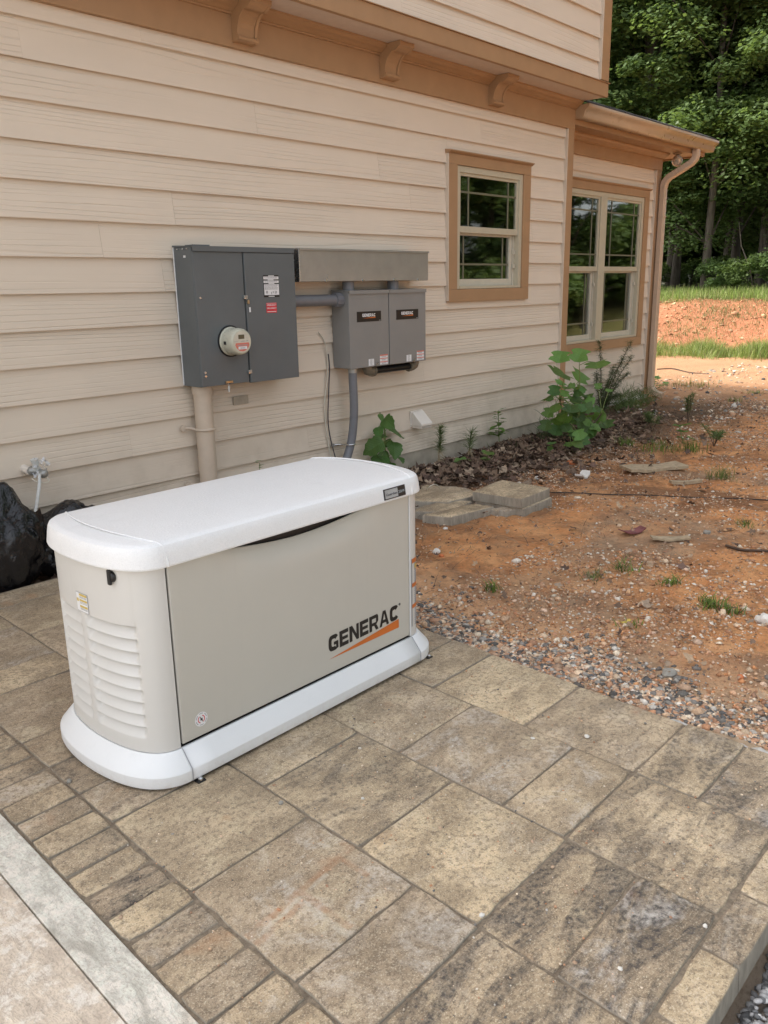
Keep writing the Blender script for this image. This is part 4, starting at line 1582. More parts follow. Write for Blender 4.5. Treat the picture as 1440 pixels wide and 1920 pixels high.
for x0, x1, z0, z1 in ((-3.722, -3.606, 1.302, 1.318), (-3.722, -3.606, 1.281, 1.295), (-3.720, -3.606, 1.212, 1.274)):
    obj('label_field', MB().box(x0, x1, DYY - .0008, DYY - .0001, z0, z1), MT['paper_white'], lb)
m = MB()
rl = random.Random(4)
for z in (1.3125, 1.3075, 1.2905, 1.2855, 1.2690, 1.2640, 1.2585, 1.2535, 1.2485, 1.2435):
    x = -3.716
    while x < -3.62:
        w = rl.uniform(.006, .016)
        m.box(x, min(x + w, -3.612), DYY - .0014, DYY - .0009, z, z + .0026)
        x += w + .0025
for x in (-3.708, -3.700, -3.668, -3.655, -3.640, -3.630):
    m.box(x, x + .006, DYY - .0014, DYY - .0009, rl.uniform(1.216, 1.222), rl.uniform(1.228, 1.237))
obj('fine_print', m, MT['paper_grey'], lb)
for bx, z in ((-3.685, 1.3195), (-3.69, 1.2965), (-3.685, 1.2755), (-3.688, 1.2025)):
    obj('label_heading', MB().box(bx, bx + .045, DYY - .0008, DYY - .0001, z, z + .0045), MT['paper_white'], lb)
rd = obj('red_sign', MB().box(-3.710, -3.630, DYY, DYY + .0008, 1.109, 1.167), MT['sticker_red'], dr)
for z, s in ((1.149, 'EMERGENCY'), (1.131, 'DISCONNECT')):
    lettering('lettering', s, (-3.706, DYY - .0005, z), .0135, MT['paper_white'], rd, width=.072, bold=.0)
obj('sign_rule', MB().box(-3.704, -3.636, DYY - .0008, DYY - .0001, 1.114, 1.1175).box(-3.708, -3.632, DYY - .0008, DYY - .0001, 1.1635, 1.165), MT['paper_white'], rd)

# service conduit down to the ground
sc_ = thing('service_conduit', (-4.125, -.062, -.12), 'beige painted service conduit running down from the meter panel', 'conduit')
obj('pipe', MB().tube([(-4.125, -.062, .70), (-4.125, -.062, .3), (-4.125, -.062, -.14)], .0535, 28), MT['pvc_tan'], sc_, smooth=50)
obj('coupling', MB().tube([(-4.125, -.062, .7125), (-4.125, -.062, .665)], .0605, 28), MT['pvc_tan'], sc_, smooth=50)
for z in (.455, .115):
    m = MB()
    pts = [(-4.235, -.008, z + .012), (-4.20, -.016, z + .010), (-4.19, -.045, z + .006)] + [(-4.125 + .0575 * math.cos(R(a)), -.062 + .0575 * math.sin(R(a)), z) for a in range(175, 366, 15)]
    m.tube(pts, .0085, 8)
    st = obj('strap', m, MT['pvc_tan'], sc_, smooth=60)
    obj('screw', MB().lathe([(.02, -.004), (.02, -.014), (.008, -.016)], (-4.238, 0, z + .012), 'y', 16), MT['pvc_tan'], st)
obj('patch_plate', MB().box(-3.86, -3.745, -.006, -.0015, .560, .612), MT['foundation'], house)

# galvanised wiring trough
GD = -.165
tr = thing('wiring_trough', (-2.78, 0, 1.285), 'long galvanised wiring trough above the two transfer switches', 'wiring trough')
obj('body', MB().box(-3.412, -2.157, GD + .004, -.001, 1.286, 1.482), MT['galv'], tr, bevel=.002)
obj('cover', MB().prism_x([(GD, 1.288), (GD + .0035, 1.288), (GD + .0035, 1.480), (GD - .006, 1.476), (GD, 1.473)], -3.408, -2.158), MT['galv'], tr)
obj('lid_flange', MB().prism_x([(GD - .008, 1.474), (GD - .008, 1.486), (-.002, 1.489), (-.002, 1.4825), (GD - .006, 1.482), (GD - .006, 1.474)], -3.412, -2.154), MT['galv'], tr)
obj('end_flange', MB().box(-3.4165, -3.4085, GD - .003, -.002, 1.284, 1.484), MT['steel'], tr, bevel=.001)
for x in (-3.19, -2.845, -2.53, -2.27):
    obj('screw', MB().lathe([(.010, GD - .0005), (.008, GD - .006)], (x, 0, 1.292), 'y', 10), MT['steel'], tr)
obj('knockout', MB().lathe([(.014, GD - .0002), (.013, GD - .002)], (-3.165, 0, 1.318), 'y', 18), MT['galv'], tr)

# two transfer switches
for i, (x0, x1, lab) in enumerate(((-2.984, -2.596, 'left one of two grey transfer switch boxes, fed by the horizontal conduit'),
                                   (-2.584, -2.190, 'right one of two grey transfer switch boxes, the one nearer the small window'))):
    ts = thing('transfer_switch', ((x0 + x1) / 2, 0, .716), lab, 'transfer switch', 'transfer switches under the trough')
    obj('body', MB().box(x0, x1, GD + .010, -.001, .716, 1.224), MT['switch_grey'], ts, bevel=.003)
    d = obj('door', MB().box(x0 - .002, x1 + .002, GD, GD + .0095, .714, 1.206), MT['switch_grey'], ts, bevel=.003)
    obj('hood', MB().prism_x([(GD - .008, 1.203), (GD - .008, 1.226), (-.002, 1.232), (-.002, 1.225), (GD - .005, 1.220), (GD - .005, 1.203)], x0 - .004, x1 + .003), MT['switch_grey'], ts)
    xl = x0 + .070
    pl = obj('nameplate', MB().box(xl, xl + .240, GD - .0016, GD - .0002, 1.020, 1.088), MT['black'], d)
    brand(xl + .052, xl + .182, 1.0525, 1.0735, GD - .0022, MT['paper_white'], pl)
    obj('wedge', MB().add([(xl + .058, GD - .0022, 1.0435), (xl + .182, GD - .0022, 1.0425), (xl + .182, GD - .0022, 1.0515)], [(0, 1, 2)]), MT['logo_orange'], pl, fix=False)
    obj('fine_print', MB().box(xl + .217, xl + .235, GD - .0022, GD - .0017, 1.024, 1.027), MT['silver'], pl)
    wx = x0 + .176
    w = obj('rating_label', MB().box(wx, wx + .054, GD - .0010, GD - .0002, .722, .768), MT['paper_white'], d)
    m = MB()
    for z in (.760, .752, .744, .736, .728):
        m.box(wx + .014, wx + .014 + rl.uniform(.02, .028), GD - .0014, GD - .0011, z, z + .003)
    obj('fine_print', m, MT['paper_grey'], w)
    rx = x0 + .292
    r_ = obj('warning_label', MB().box(rx, rx + .080, GD - .0010, GD - .0002, .722, .790), MT['paper_white'], d)
    obj('label_band', MB().box(rx, rx + .080, GD - .0015, GD - .0011, .781, .790).box(rx, rx + .080, GD - .0015, GD - .0011, .760, .766).box(rx, rx + .080, GD - .0015, GD - .0011, .737, .743), MT['sticker_salmon'], r_)
    m = MB()
    for z in (.776, .771, .754, .749, .731, .727):
        m.box(rx + .016, rx + .016 + rl.uniform(.04, .055), GD - .0015, GD - .0011, z, z + .0026)
    obj('fine_print', m, MT['paper_grey'], r_)
    obj('hasp', MB().add([(wx + .06, GD - .012, .716), (wx + .085, GD - .012, .745), (wx + .090, GD - .010, .742), (wx + .070, GD - .010, .714)], [(0, 1, 2, 3)]), MT['steel'], ts, fix=False)
    # nipple up into the trough
    nx = (-2.906, -2.455)[i]
    obj('nipple', MB().tube([(nx, -.085, 1.225), (nx, -.085, 1.285)], .040, 24), MT['pvc_grey'], ts, smooth=50)

# horizontal conduit between panel and left switch
hc = thing('feeder_conduit', (-3.2, -.085, 1.168), 'short horizontal grey conduit between meter panel and left transfer switch', 'conduit')
obj('pipe', MB().tube([(-3.477, -.085, 1.170), (-3.03, -.085, 1.168)], .0365, 24), MT['pvc_grey'], hc, smooth=50)
obj('hub', MB().tube([(-3.045, -.085, 1.168), (-2.985, -.085, 1.168)], [.0445, .0445], 24), MT['pvc_grey'], hc, smooth=50)
m = MB()
for a in range(0, 360, 30):
    m.box(-3.04, -2.99, -.085 + .0445 * math.cos(R(a)) - .003, -.085 + .0445 * math.cos(R(a)) + .003, 1.168 + .0445 * math.sin(R(a)) - .003, 1.168 + .0445 * math.sin(R(a)) + .003)
obj('hub_rib', m, MT['pvc_grey'], hc)

# pipe linking the two switches from below
jc = thing('jumper_conduit', (-2.48, -.085, .68), 'brown pipe joining the two transfer switches from below', 'conduit')
obj('pipe', MB().tube([(-2.70, -.085, .676), (-2.27, -.085, .676)], .026, 20), MT['black_plastic'], jc, smooth=50)
for x, s in ((-2.735, 1), (-2.235, -1)):
    pts = [(x - s * .01, -.085, .716), (x - s * .01, -.085, .70), (x, -.085, .683), (x + s * .02, -.085, .676), (x + s * .045, -.085, .676)]
    obj('elbow', MB().tube(pts, .036, 20), MT['conn_brown'], jc, smooth=50)
    obj('locknut', MB().tube([(x + s * .044, -.085, .676), (x + s * .060, -.085, .676)], .041, 12), MT['conn_brown'], jc)

# flexible conduit dropping behind the generator
fc = thing('flexible_conduit', (-2.93, -.11, -.1), 'grey flexible conduit curving down from the left transfer switch behind the generator', 'conduit')
pts = catmull([(-2.918, -.115, .690), (-2.916, -.115, .60), (-2.910, -.112, .46), (-2.912, -.105, .34), (-2.925, -.095, .22), (-2.955, -.085, .12), (-3.01, -.085, .02), (-3.08, -.10, -.10)], 5)
obj('pipe', MB().tube(pts, .0295, 20), MT['pvc_grey'], fc, smooth=60)
obj('fitting', MB().tube([(-2.918, -.115, .716), (-2.918, -.115, .705)], .027, 16).tube([(-2.918, -.115, .708), (-2.918, -.115, .683)], .0325, 16), MT['galv'], fc, smooth=40)
m = MB()
m.tube([(-3.03, -.008, .185), (-2.99, -.02, .185), (-2.965, -.07, .186)] + [(-2.937 + .033 * math.cos(R(a)), -.092 + .033 * math.sin(R(a)), .188) for a in range(170, 371, 20)], .006, 8)
sp = obj('strap', m, MT['steel'], fc, smooth=60)
obj('screw', MB().lathe([(.012, -.004), (.012, -.018)], (-3.03, 0, .186), 'y', 10), MT['galv'], sp)

# thin cables beside it
def wire(name, px, y, r, mat, label):
    pts = catmull([atY(a, b, y) for a, b in px], 5)
    o = obj(name, MB().tube(pts, r, 6), MT[mat], smooth=80)
    return tag(o, label, 'cable')


wire('cable', [(615, 664), (616, 668), (618, 692), (617, 715), (616, 745), (615, 775), (616, 800), (621, 828), (630, 862), (636, 880)], -.014, .0042, 'wire_dark', 'dark cable hanging down the siding beside the grey conduit')
wire('cable', [(597, 623), (605, 633), (611, 650), (613.5, 668), (614, 690), (613, 715), (609, 745), (609, 772), (611, 800), (615, 828), (621, 862), (624, 880)], -.008, .0042, 'wire_white', 'thin pale cable hanging down the siding beside the dark cable')

# dryer vent hood
v = thing('vent_hood', (-2.10, 0, .2), 'small ivory louvred vent hood low on the siding', 'vent')
obj('flange', MB().box(-2.178, -2.035, -.006, .008, .196, .318), MT['vent_ivory'], v, bevel=.002)
m = MB()
m.prism_x([(-.006, .312), (-.016, .312), (-.108, .226), (-.108, .208), (-.006, .208)], -2.172, -2.040)
obj('hood', m, MT['vent_ivory'], v, bevel=.004)
for k in range(9):
    x = -2.165 + k * .0145
    obj('louvre', MB().box(x, x + .006, -.100, -.010, .190, .2078), MT['vent_ivory'], v)
# ------------------------------------------------------------------ hose bib, bags
hb = thing('hose_bib', (-5.194, 0, .388), 'wall spigot wrapped in clear plastic beside the black bags', 'spigot')
obj('pipe', MB().tube([(-5.196, .01, .392), (-5.196, -.062, .388)], .021, 18), MT['vent_ivory'], hb, smooth=50)
pts = catmull([(-5.196, -.055, .390), (-5.178, -.085, .388), (-5.158, -.112, .376), (-5.148, -.128, .362)], 4)
obj('valve', MB().tube(pts, [.019 + .006 * math.sin(i * .9) for i in range(len(pts))], 12), MT['galv'], hb, smooth=60)
obj('handle', MB().tube([(-5.176, -.085, .395), (-5.182, -.098, .430), (-5.186, -.10, .452)], [.018, .016, .020], 10), MT['hose_white'], hb, smooth=60)
wr = MB()
rg = random.Random(9)
for k in range(46):       # crumpled plastic wrap round the valve
    c = Vector((-5.165, -.098, .396)) + Vector((rg.uniform(-.035, .035), rg.uniform(-.03, .03), rg.uniform(-.035, .055)))
    a = Vector((rg.uniform(-1, 1), rg.uniform(-1, 1), rg.uniform(-1, 1))).normalized() * rg.uniform(.010, .022)
    b_ = Vector((rg.uniform(-1, 1), rg.uniform(-1, 1), rg.uniform(-1, 1))).normalized() * rg.uniform(.010, .022)
    wr.add([c, c + a, c + a + b_, c + b_ * 1.2], [(0, 1, 2), (0, 2, 3)])
t = NT('clear_film')
t.set(color=(.72, .74, .76), rough=.18, spec=.7)
tr_ = t.n('BsdfTransparent', {'Color': (.95, .95, .95, 1)})
mx = t.n('MixShader', {0: .55, 1: tr_.outputs[0], 2: t.b.outputs[0]})
t.t.links.new(mx.outputs[0], t.out.inputs['Surface'])
MT['clear_film'] = t.mat
obj('plastic_wrap', wr, MT['clear_film'], hb, fix=False)
wp = catmull([(-5.150, -.125, .356), (-5.140, -.135, .340), (-5.165, -.14, .333), (-5.205, -.13, .345), (-5.215, -.11, .36)], 4)
obj('tie', MB().tube(wp, .0028, 6), MT['wire_white'], hb)
hp = catmull([atY(74, 888, -.135), atY(74, 905, -.145), atY(71, 930, -.19), atY(67, 955, -.27), atY(59, 995, -.36), atY(50, 1028, -.40), atY(44, 1045, -.39)], 6)
tube = obj('drain_hose', MB().tube(hp, .0085, 10), MT['hose_white'], smooth=70)
tag(tube, 'thin white hose hanging from the spigot over the black bags', 'hose')


def bag(name, c, rx, ry, rz, seed, label, neck=None):
    bm = bmesh.new()
    bmesh.ops.create_icosphere(bm, subdivisions=5, radius=1.0)
    off = Vector((seed * 3.1, seed * 1.7, seed * .9))
    for v_ in bm.verts:
        d = v_.co.normalized()
        q = d * 2.1 + off
        f = 1 + .15 * mnoise.noise(q * .8) + .05 * mnoise.noise(q * 1.7)
        # long folds of the film running down from the gathered top
        rr_ = math.hypot(d.x, d.y) + 1e-6
        g_ = Vector((d.x / rr_ * 1.6, d.y / rr_ * 1.6, d.z * .55)) + off + .25 * Vector((mnoise.noise(q * 1.5), mnoise.noise(q * 1.5 + Vector((7, 0, 0))), 0))
        k_ = min(1, rr_ / .5)
        f -= k_ * (.085 * max(0, .30 - abs(mnoise.noise(g_ * 1.6))) / .30 + .04 * max(0, .25 - abs(mnoise.noise(g_ * 3.7))) / .25)
        f -= .03 * max(0, .15 - abs(mnoise.noise(q * 2.8))) / .15
        p = Vector((d.x * rx, d.y * ry, d.z * rz)) * f
        if neck:
            w = max(0, d.dot(Vector(neck).normalized()) - .80) / .20
            p += Vector(neck) * w * w * .9
        if p.z < -rz * .72:
            p.z = -rz * .72 + (p.z + rz * .72) * .12
        v_.co = p
    me = bpy.data.meshes.new(name)
    bm.to_mesh(me)
    bm.free()
    me.materials.append(MT['bag_plastic'])
    me.polygons.foreach_set('use_smooth', [True] * len(me.polygons))
    o = bpy.data.objects.new(name, me)
    COL.objects.link(o)
    o.location = c
    return tag(o, label, 'bag', 'black bags by the wall')


bag('garbage_bag', (-5.47, -.27, .085), .20, .16, .25, 1.3, 'black plastic bag standing upright, cut by the left edge of the photo', neck=(.02, .0, .10))
bag('garbage_bag', (-5.12, -.235, .035), .22, .15, .205, 4.1, 'low slumped black plastic bag between the upright bag and the generator')
# torn edge of the upright bag
m = MB()
for k in range(9):
    c = Vector((-5.36 + .012 * math.sin(k * 2.1), -.42 + .004 * k, .27 - .030 * k))
    m.add([c, c + Vector((.03, .01, .012)), c + Vector((.036, .012, -.022)), c + Vector((.006, .0, -.03))], [(0, 1, 2, 3)])
tag(obj('plastic_strip', m, MT['bag_plastic'], fix=False), 'crumpled black strip of plastic hanging on the upright bag', 'plastic strip')

# ------------------------------------------------------------------ flood light on the eave
fl = thing('flood_light', (2.62, .15, 2.628), 'round flood light hanging under the eave beside the downspout', 'light')
obj('base', MB().lathe([(.05, 2.627), (.05, 2.612), (.03, 2.604)], (2.66, .14, 0), 'z', 20), MT['gutter'], fl)
obj('arm', MB().tube([(2.66, .14, 2.605), (2.655, .135, 2.585), (2.64, .13, 2.565)], .010, 10), MT['gutter'], fl, smooth=60)
bmp = [(.001, -.062), (.026, -.058), (.046, -.044), (.058, -.020), (.060, .004), (.053, .032), (.038, .058), (.024, .075), (.020, .09)]
mm = MB().lathe(bmp, (0, 0, 0), 'z', 24)
rot = Matrix.Translation((2.625, .125, 2.545)) @ Euler((R(70), 0, R(-58))).to_matrix().to_4x4()
mm.v = [tuple(rot @ Vector(p)) for p in mm.v]
obj('lamp_head', mm, MT['bulb'], fl, smooth=60)

# ------------------------------------------------------------------ loose pavers on the soil


def loose_paver(poly, z0, z1, label, jag=None, mat='paver', col=(.2, .2, .5), name='loose_paver', grp='loose pavers on the soil'):
    c = Vector((sum(p[0] for p in poly) / len(poly), sum(p[1] for p in poly) / len(poly), z0))
    pts = []
    n = len(poly)
    rr = random.Random(len(label) * 7 + int(1000 * abs(poly[0][0])))
    for i in range(n):
        a, b_ = Vector(poly[i]), Vector(poly[(i + 1) % n])
        broken = jag and i in jag
        k = 7 if broken else 4
        for j in range(k):
            p = a.lerp(b_, j / k)
            if broken and 0 < j:
                d = (b_ - a).normalized()
                p += Vector((-d.y, d.x)) * rr.uniform(-.012, .012)
            pts.append(p)
    rings = []
    cc_ = Vector((c.x, c.y))
    for ins, z in ((0, z0), (0, z1 - .010), (.002, z1 - .004), (.007, z1)):
        rings.append([tuple(p + (cc_ - p).normalized() * ins) + (z + (rr.uniform(-.0015, .0015) if z > z0 else 0),) for p in pts])
    o = obj(name, MB().loft(rings), MT[mat], smooth=40, origin=c)
    o.color = (*col, 1)
    return tag(o, label, 'paver', grp)


A, B, C_, D_ = (-2.925, -1.160), (-2.905, -1.503), (-2.560, -1.490), (-2.555, -1.125)
loose_paver([A, B, C_, D_][::-1][::-1], -.125, -.052, 'lower of two square pavers stacked on the red soil', col=(.3, .3, .2))
loose_paver([(x - .010, y + .012) for x, y in (A, B, C_, D_)], -.0505, .010, 'upper of two square pavers stacked on the red soil', col=(.15, .05, 1.))
loose_paver([(-3.21, -.80), (-3.06, -1.06), (-2.78, -1.10), (-2.70, -.92), (-2.80, -.66)], -.13, -.046, 'broken paver with a jagged edge behind the paver stack', jag=(0, 3, 4), col=(.1, .5, .7))
loose_paver([(-3.36, -.99), (-3.20, -1.17), (-2.93, -1.14), (-2.99, -.98)], -.135, -.058, 'half paver lying between the broken paver and the front piece', jag=(3,), col=(.3, .1, .9))
loose_paver([(-3.405, -1.13), (-3.325, -1.285), (-2.985, -1.345), (-3.02, -1.20)], -.135, -.046, 'long paver piece lying frontmost left of the stack', jag=(2,), col=(.3, .1, .9))
loose_paver([(-3.035, -1.335), (-2.985, -1.435), (-2.84, -1.465), (-2.885, -1.345)], -.13, -.060, 'small broken grey paver corner leaning at the stack', jag=(0, 1, 2, 3), col=(0, .9, 0))

# ------------------------------------------------------------------ stones of note


def stone(px, py, size, mat, label, cat='stone', flat=.7, z=-.10, seed=0, onpav=False):
    p = atZ(px, py, ZG if onpav else z)
    gz = ZG if onpav else ground_z(p.x, p.y)
    bm = bmesh.new()
    bmesh.ops.create_icosphere(bm, subdivisions=2, radius=size)
    for v_ in bm.verts:
        d = v_.co.normalized()
        f = 1 + .32 * mnoise.noise(d * 1.6 + Vector((seed, 0, seed)))
        v_.co = Vector((v_.co.x * f, v_.co.y * f * .85, v_.co.z * f * flat))
    me = bpy.data.meshes.new(cat)
    bm.to_mesh(me)
    bm.free()
    me.materials.append(MT[mat])
    o = bpy.data.objects.new(cat, me)
    COL.objects.link(o)
    o.location = (p.x, p.y, gz + size * flat * .55)
    o.rotation_euler.z = seed
    return tag(o, label, cat)


stone(819, 1037, .024, 'stone_white', 'pale round stone on the red soil right of the generator lid', seed=1)
stone(828, 1044, .014, 'clay_lump', 'small orange clay lump beside the pale round stone', 'lump', seed=2)
stone(835, 991, .016, 'stone_white', 'white pebble under the corner of the front paver piece', seed=3)
stone(1007, 897, .022, 'stone_white', 'pale stone on the leaf litter behind the paver stack', seed=4)
stone(1070, 868, .034, 'clay_lump', 'orange clay lump lying on the leaf litter below the leafy plant', 'lump', seed=5)
stone(1255, 1265, .028, 'stone_grey', 'grey angular stone in the gravel by the far patio edge', seed=6)
stone(1388, 1273, .013, 'clay_lump', 'bright orange lump in the gravel near the right photo edge', 'lump', seed=7)
stone(1432, 1168, .034, 'stone_white', 'large pale stone at the right photo edge', seed=8)
stone(1325, 1000, .022, 'stone_grey', 'purple grey stone on the red soil, right', seed=9)
stone(1100, 1382, .0095, 'stone_white', 'white chip on the paver nearest the gravel', 'chip', flat=.5, seed=10, onpav=True)
stone(999, 1385, .007, 'stone_white', 'thin white chip left of the larger chip on the pavers', 'chip', flat=.4, seed=11, onpav=True)
stone(903, 1718, .0065, 'stone_white', 'white pebble at the paver joint crossing in front', 'pebble', seed=12, onpav=True)
stone(1322, 1738, .0058, 'stone_white', 'white pebble at the joint by the dark stained paver', 'pebble', seed=13, onpav=True)
stone(1163, 1818, .0055, 'stone_white', 'white pebble on the dark stained paver', 'pebble', seed=14, onpav=True)
stone(680, 1498, .005, 'stone_white', 'tiny white pebble on the streaked paver before the generator', 'pebble', seed=15, onpav=True)
stone(527, 1507, .008, 'stone_grey', 'dark pebble on the brown paver before the generator', 'pebble', seed=16, onpav=True)
stone(130, 1466, .0085, 'stone_grey', 'dark lump on the paver joint by the generator base', 'pebble', seed=17, onpav=True)


def flat_scrap(name, px, py, L, Wd, rz, mat, label, cat, th=.008, z=-.10, curl=.01):
    p = atZ(px, py, z)
    gz = ground_z(p.x, p.y) + .006
    m_ = MB()
    n_ = 8
    rr = random.Random(int(px))
    top, bot = [], []
    for i in range(n_ + 1):
        f = i / n_ - .5
        w = Wd * (.5 + .12 * rr.uniform(-1, 1))
        zc = gz + th + curl * (2 * f) ** 2
        for s in (-1, 1):
            q = Matrix.Rotation(rz, 3, 'Z') @ Vector((f * L, s * w, 0))
            top.append((p.x + q.x, p.y + q.y, zc))
            bot.append((p.x + q.x, p.y + q.y, zc - th))
    k = 2 * (n_ + 1)
    fs = []
    for i in range(n_):
        fs += [(2 * i, 2 * i + 2, 2 * i + 3, 2 * i + 1), (k + 2 * i, k + 2 * i + 1, k + 2 * i + 3, k + 2 * i + 2),
               (2 * i, k + 2 * i, k + 2 * i + 2, 2 * i + 2), (2 * i + 1, 2 * i + 3, k + 2 * i + 3, k + 2 * i + 1)]
    fs += [(0, 1, k + 1, k), (2 * n_, k + 2 * n_, k + 2 * n_ + 1, 2 * n_ + 1)]
    m_.add(top + bot, fs)
    return tag(obj(name, m_, MT[mat], origin=(p.x, p.y, gz)), label, cat)


flat_scrap('plastic_scrap', 1185, 1000, .15, .06, R(-25), 'scrap_maroon', 'curled maroon scrap lying on the red soil', 'scrap', .006, curl=.02)
flat_scrap('wood_scrap', 1256, 1016, .20, .055, R(-50), 'wood_scrap', 'pale wood splinter lying on the red soil', 'wood', .010)
flat_scrap('wood_scrap', 1285, 907, .22, .05, R(-40), 'wood_scrap', 'weathered wood piece with a dark end beyond the bare soil', 'wood', .02)
flat_scrap('bark_slab', 1225, 883, .46, .19, R(-35), 'wood_scrap', 'flat tan slab of stone lying in the soil beyond the leaf litter', 'slab', .02)
flat_scrap('debris', 1092, 897, .15, .06, R(10), 'stone_white', 'white crumpled scrap on the leaf litter', 'scrap', .012, curl=.03)
flat_scrap('yellow_scrap', 1171, 1168, .05, .016, R(-30), 'sticker_yellow', 'small yellow scrap in the gravel beyond the patio', 'scrap', .004)

# black cord and pale wire lying on the soil


def ground_line(name, px, r, mat, label, cat, z=-.10, lift=.008):
    pts = []
    for a, b_ in px:
        p = atZ(a, b_, z)
        pts.append((p.x, p.y, ground_z(p.x, p.y) + lift))
    return tag(obj(name, MB().tube(catmull(pts, 6), r, 6), MT[mat], smooth=80), label, cat)


ground_line('cord', [(1030, 925), (1080, 928), (1150, 930), (1220, 932), (1300, 934), (1380, 936), (1470, 938)], .0035, 'black', 'thin black cord lying across the red soil', 'cord')
ground_line('twig', [(1232, 696), (1262, 694), (1290, 701), (1330, 704)], .008, 'stem_brown', 'dark twig lying on the sunlit yard', 'twig', z=-.12)
ground_line('twig', [(1360, 1030), (1390, 1037), (1440, 1043), (1470, 1046)], .007, 'stem_brown', 'dark stick on the soil at the right photo edge', 'twig')
wl_ = [atZ(796, 925, -.10), atZ(799, 920, -.05), atZ(806, 912, 0), atZ(816, 908, 0), atZ(826, 915, -.05), atZ(836, 920, -.09)]
tag(obj('wire_loop', MB().tube(catmull(wl_, 5), .0026, 6), MT['wire_white'], smooth=80), 'pale wire loop sticking out of the soil by the generator', 'wire')
# ------------------------------------------------------------------ scattered stuff (numpy, one mesh each)


def big_mesh(name, V, F, tint, mat, kind='stuff', label=None, cat=None, smooth=False):
    """V (n,3), F (m,k) with equal k, tint (n,3)."""
    me = bpy.data.meshes.new(name)
    n, (mf, k) = len(V), F.shape
    me.vertices.add(n)
    me.vertices.foreach_set('co', np.asarray(V, np.float32).ravel())
    me.loops.add(mf * k)
    me.loops.foreach_set('vertex_index', F.astype(np.int32).ravel())
    me.polygons.add(mf)
    me.polygons.foreach_set('loop_start', np.arange(mf, dtype=np.int32) * k)
    me.polygons.foreach_set('loop_total', np.full(mf, k, np.int32))
    if smooth:
        me.polygons.foreach_set('use_smooth', np.ones(mf, bool))
    if tint is not None:
        at = me.attributes.new('tint', 'FLOAT_COLOR', 'POINT')
        at.data.foreach_set('color', np.concatenate([tint, np.ones((n, 1))], 1).astype(np.float32).ravel())
    me.materials.append(mat)
    me.update()
    me.validate()
    o = bpy.data.objects.new(name, me)
    COL.objects.link(o)
    return tag(o, label, cat, kind=kind)


GZ = np.vectorize(ground_z)
bm = bmesh.new()
bmesh.ops.create_icosphere(bm, subdivisions=1, radius=1)
ICO_V = np.array([v.co[:] for v in bm.verts])
ICO_F = np.array([[v.index for v in f.verts] for f in bm.faces])
bm.free()


def rot_z(a):
    c, s = np.cos(a), np.sin(a)
    return c, s


def pebbles(name, xs, ys, rad, pal, label, lift=.35, zover=None, angular=.28):
    n = len(xs)
    z = GZ(xs, ys) if zover is None else np.full(n, zover)
    sc = RNG.uniform(.65, 1.25, (n, 3)) * rad[:, None]
    sc[:, 2] *= .62
    V = ICO_V[None] * (1 + RNG.uniform(-angular, angular, (n, len(ICO_V), 1)))
    V = V * sc[:, None]
    c, s = rot_z(RNG.uniform(0, 6.3, n))
    X = V[..., 0] * c[:, None] - V[..., 1] * s[:, None]
    Y = V[..., 0] * s[:, None] + V[..., 1] * c[:, None]
    V = np.stack([X + xs[:, None], Y + ys[:, None], V[..., 2] + (z + sc[:, 2] * lift)[:, None]], -1)
    F = ICO_F[None] + (np.arange(n) * len(ICO_V))[:, None, None]
    pal = np.array(pal)
    col = pal[RNG.integers(0, len(pal), n)] * RNG.uniform(.75, 1.2, (n, 1))
    T = np.repeat(col, len(ICO_V), 0)
    return big_mesh(name, V.reshape(-1, 3), F.reshape(-1, 3), T, MT['stones'], label=label, cat='gravel')


PAL_TAN = [(.62, .42, .27), (.68, .51, .35), (.55, .33, .20), (.72, .60, .45), (.52, .27, .15), (.45, .25, .15), (.65, .46, .33), (.72, .65, .55)]
PAL_MIX = [(.27, .25, .22), (.19, .175, .155), (.36, .33, .29), (.50, .36, .25), (.58, .48, .37), (.42, .25, .16), (.12, .118, .115), (.62, .57, .50), (.45, .30, .20)]
PAL_GREY = [(.30, .295, .285), (.42, .41, .40), (.22, .215, .21), (.52, .505, .49), (.36, .35, .34), (.15, .15, .15), (.60, .58, .56)]
# crushed stone along the far edge of the patio
n = 26000
t_ = RNG.uniform(0, 1, n)
ys = -1.75 - 2.2 * t_
xe = -4.687 + SH * (ys + 3.0)
wd = np.array([.13 + .11 * mnoise.noise((0, y * 2.3, 1)) + .05 * mnoise.noise((3, y * 7, 1)) for y in ys])
xs = xe + .012 + np.abs(RNG.normal(0, 1, n)) * wd
xs = xs + .075 * np.clip((-2.95 - ys) / .45, 0, 1)
clump = np.array([mnoise.noise((x * 5, y * 5, 8)) for x, y in zip(xs, ys)])
ok = RNG.uniform(0, 1, n) < np.clip(.60 + 1.5 * clump, .06, 1)
xs, ys = xs[ok], ys[ok]
pebbles('gravel', xs, ys, RNG.gamma(2.4, .0018, len(xs)) + .002, PAL_MIX + PAL_TAN[:6] + [(.14, .125, .11), (.20, .18, .16), (.11, .10, .09)], 'mixed grey and tan crushed stone along the patio edge', angular=.38)
# tan pebbles over the red soil, in drifts
n = 16000
xs = RNG.uniform(-4.55, 3.2, n)
ys = RNG.uniform(-3.9, -.2, n)


def drift(xs, ys):
    return np.array([mnoise.noise((x * .9, y * 1.4, 2)) + .6 * mnoise.noise((x * 2.6, y * 3.2, 6)) for x, y in zip(xs, ys)])


def keep_mask(xs, ys, k0):
    d = drift(xs, ys)
    q = k0 + 1.1 * d + .12 * (ys < -1.4) + .10 * (xs < -3.2) * (ys < -2.0) - .45 * ((xs < -2.6) & (ys > -1.9)) - .30 * (ys > -.8)
    return RNG.uniform(0, 1, len(xs)) < np.clip(q, .01, 1)


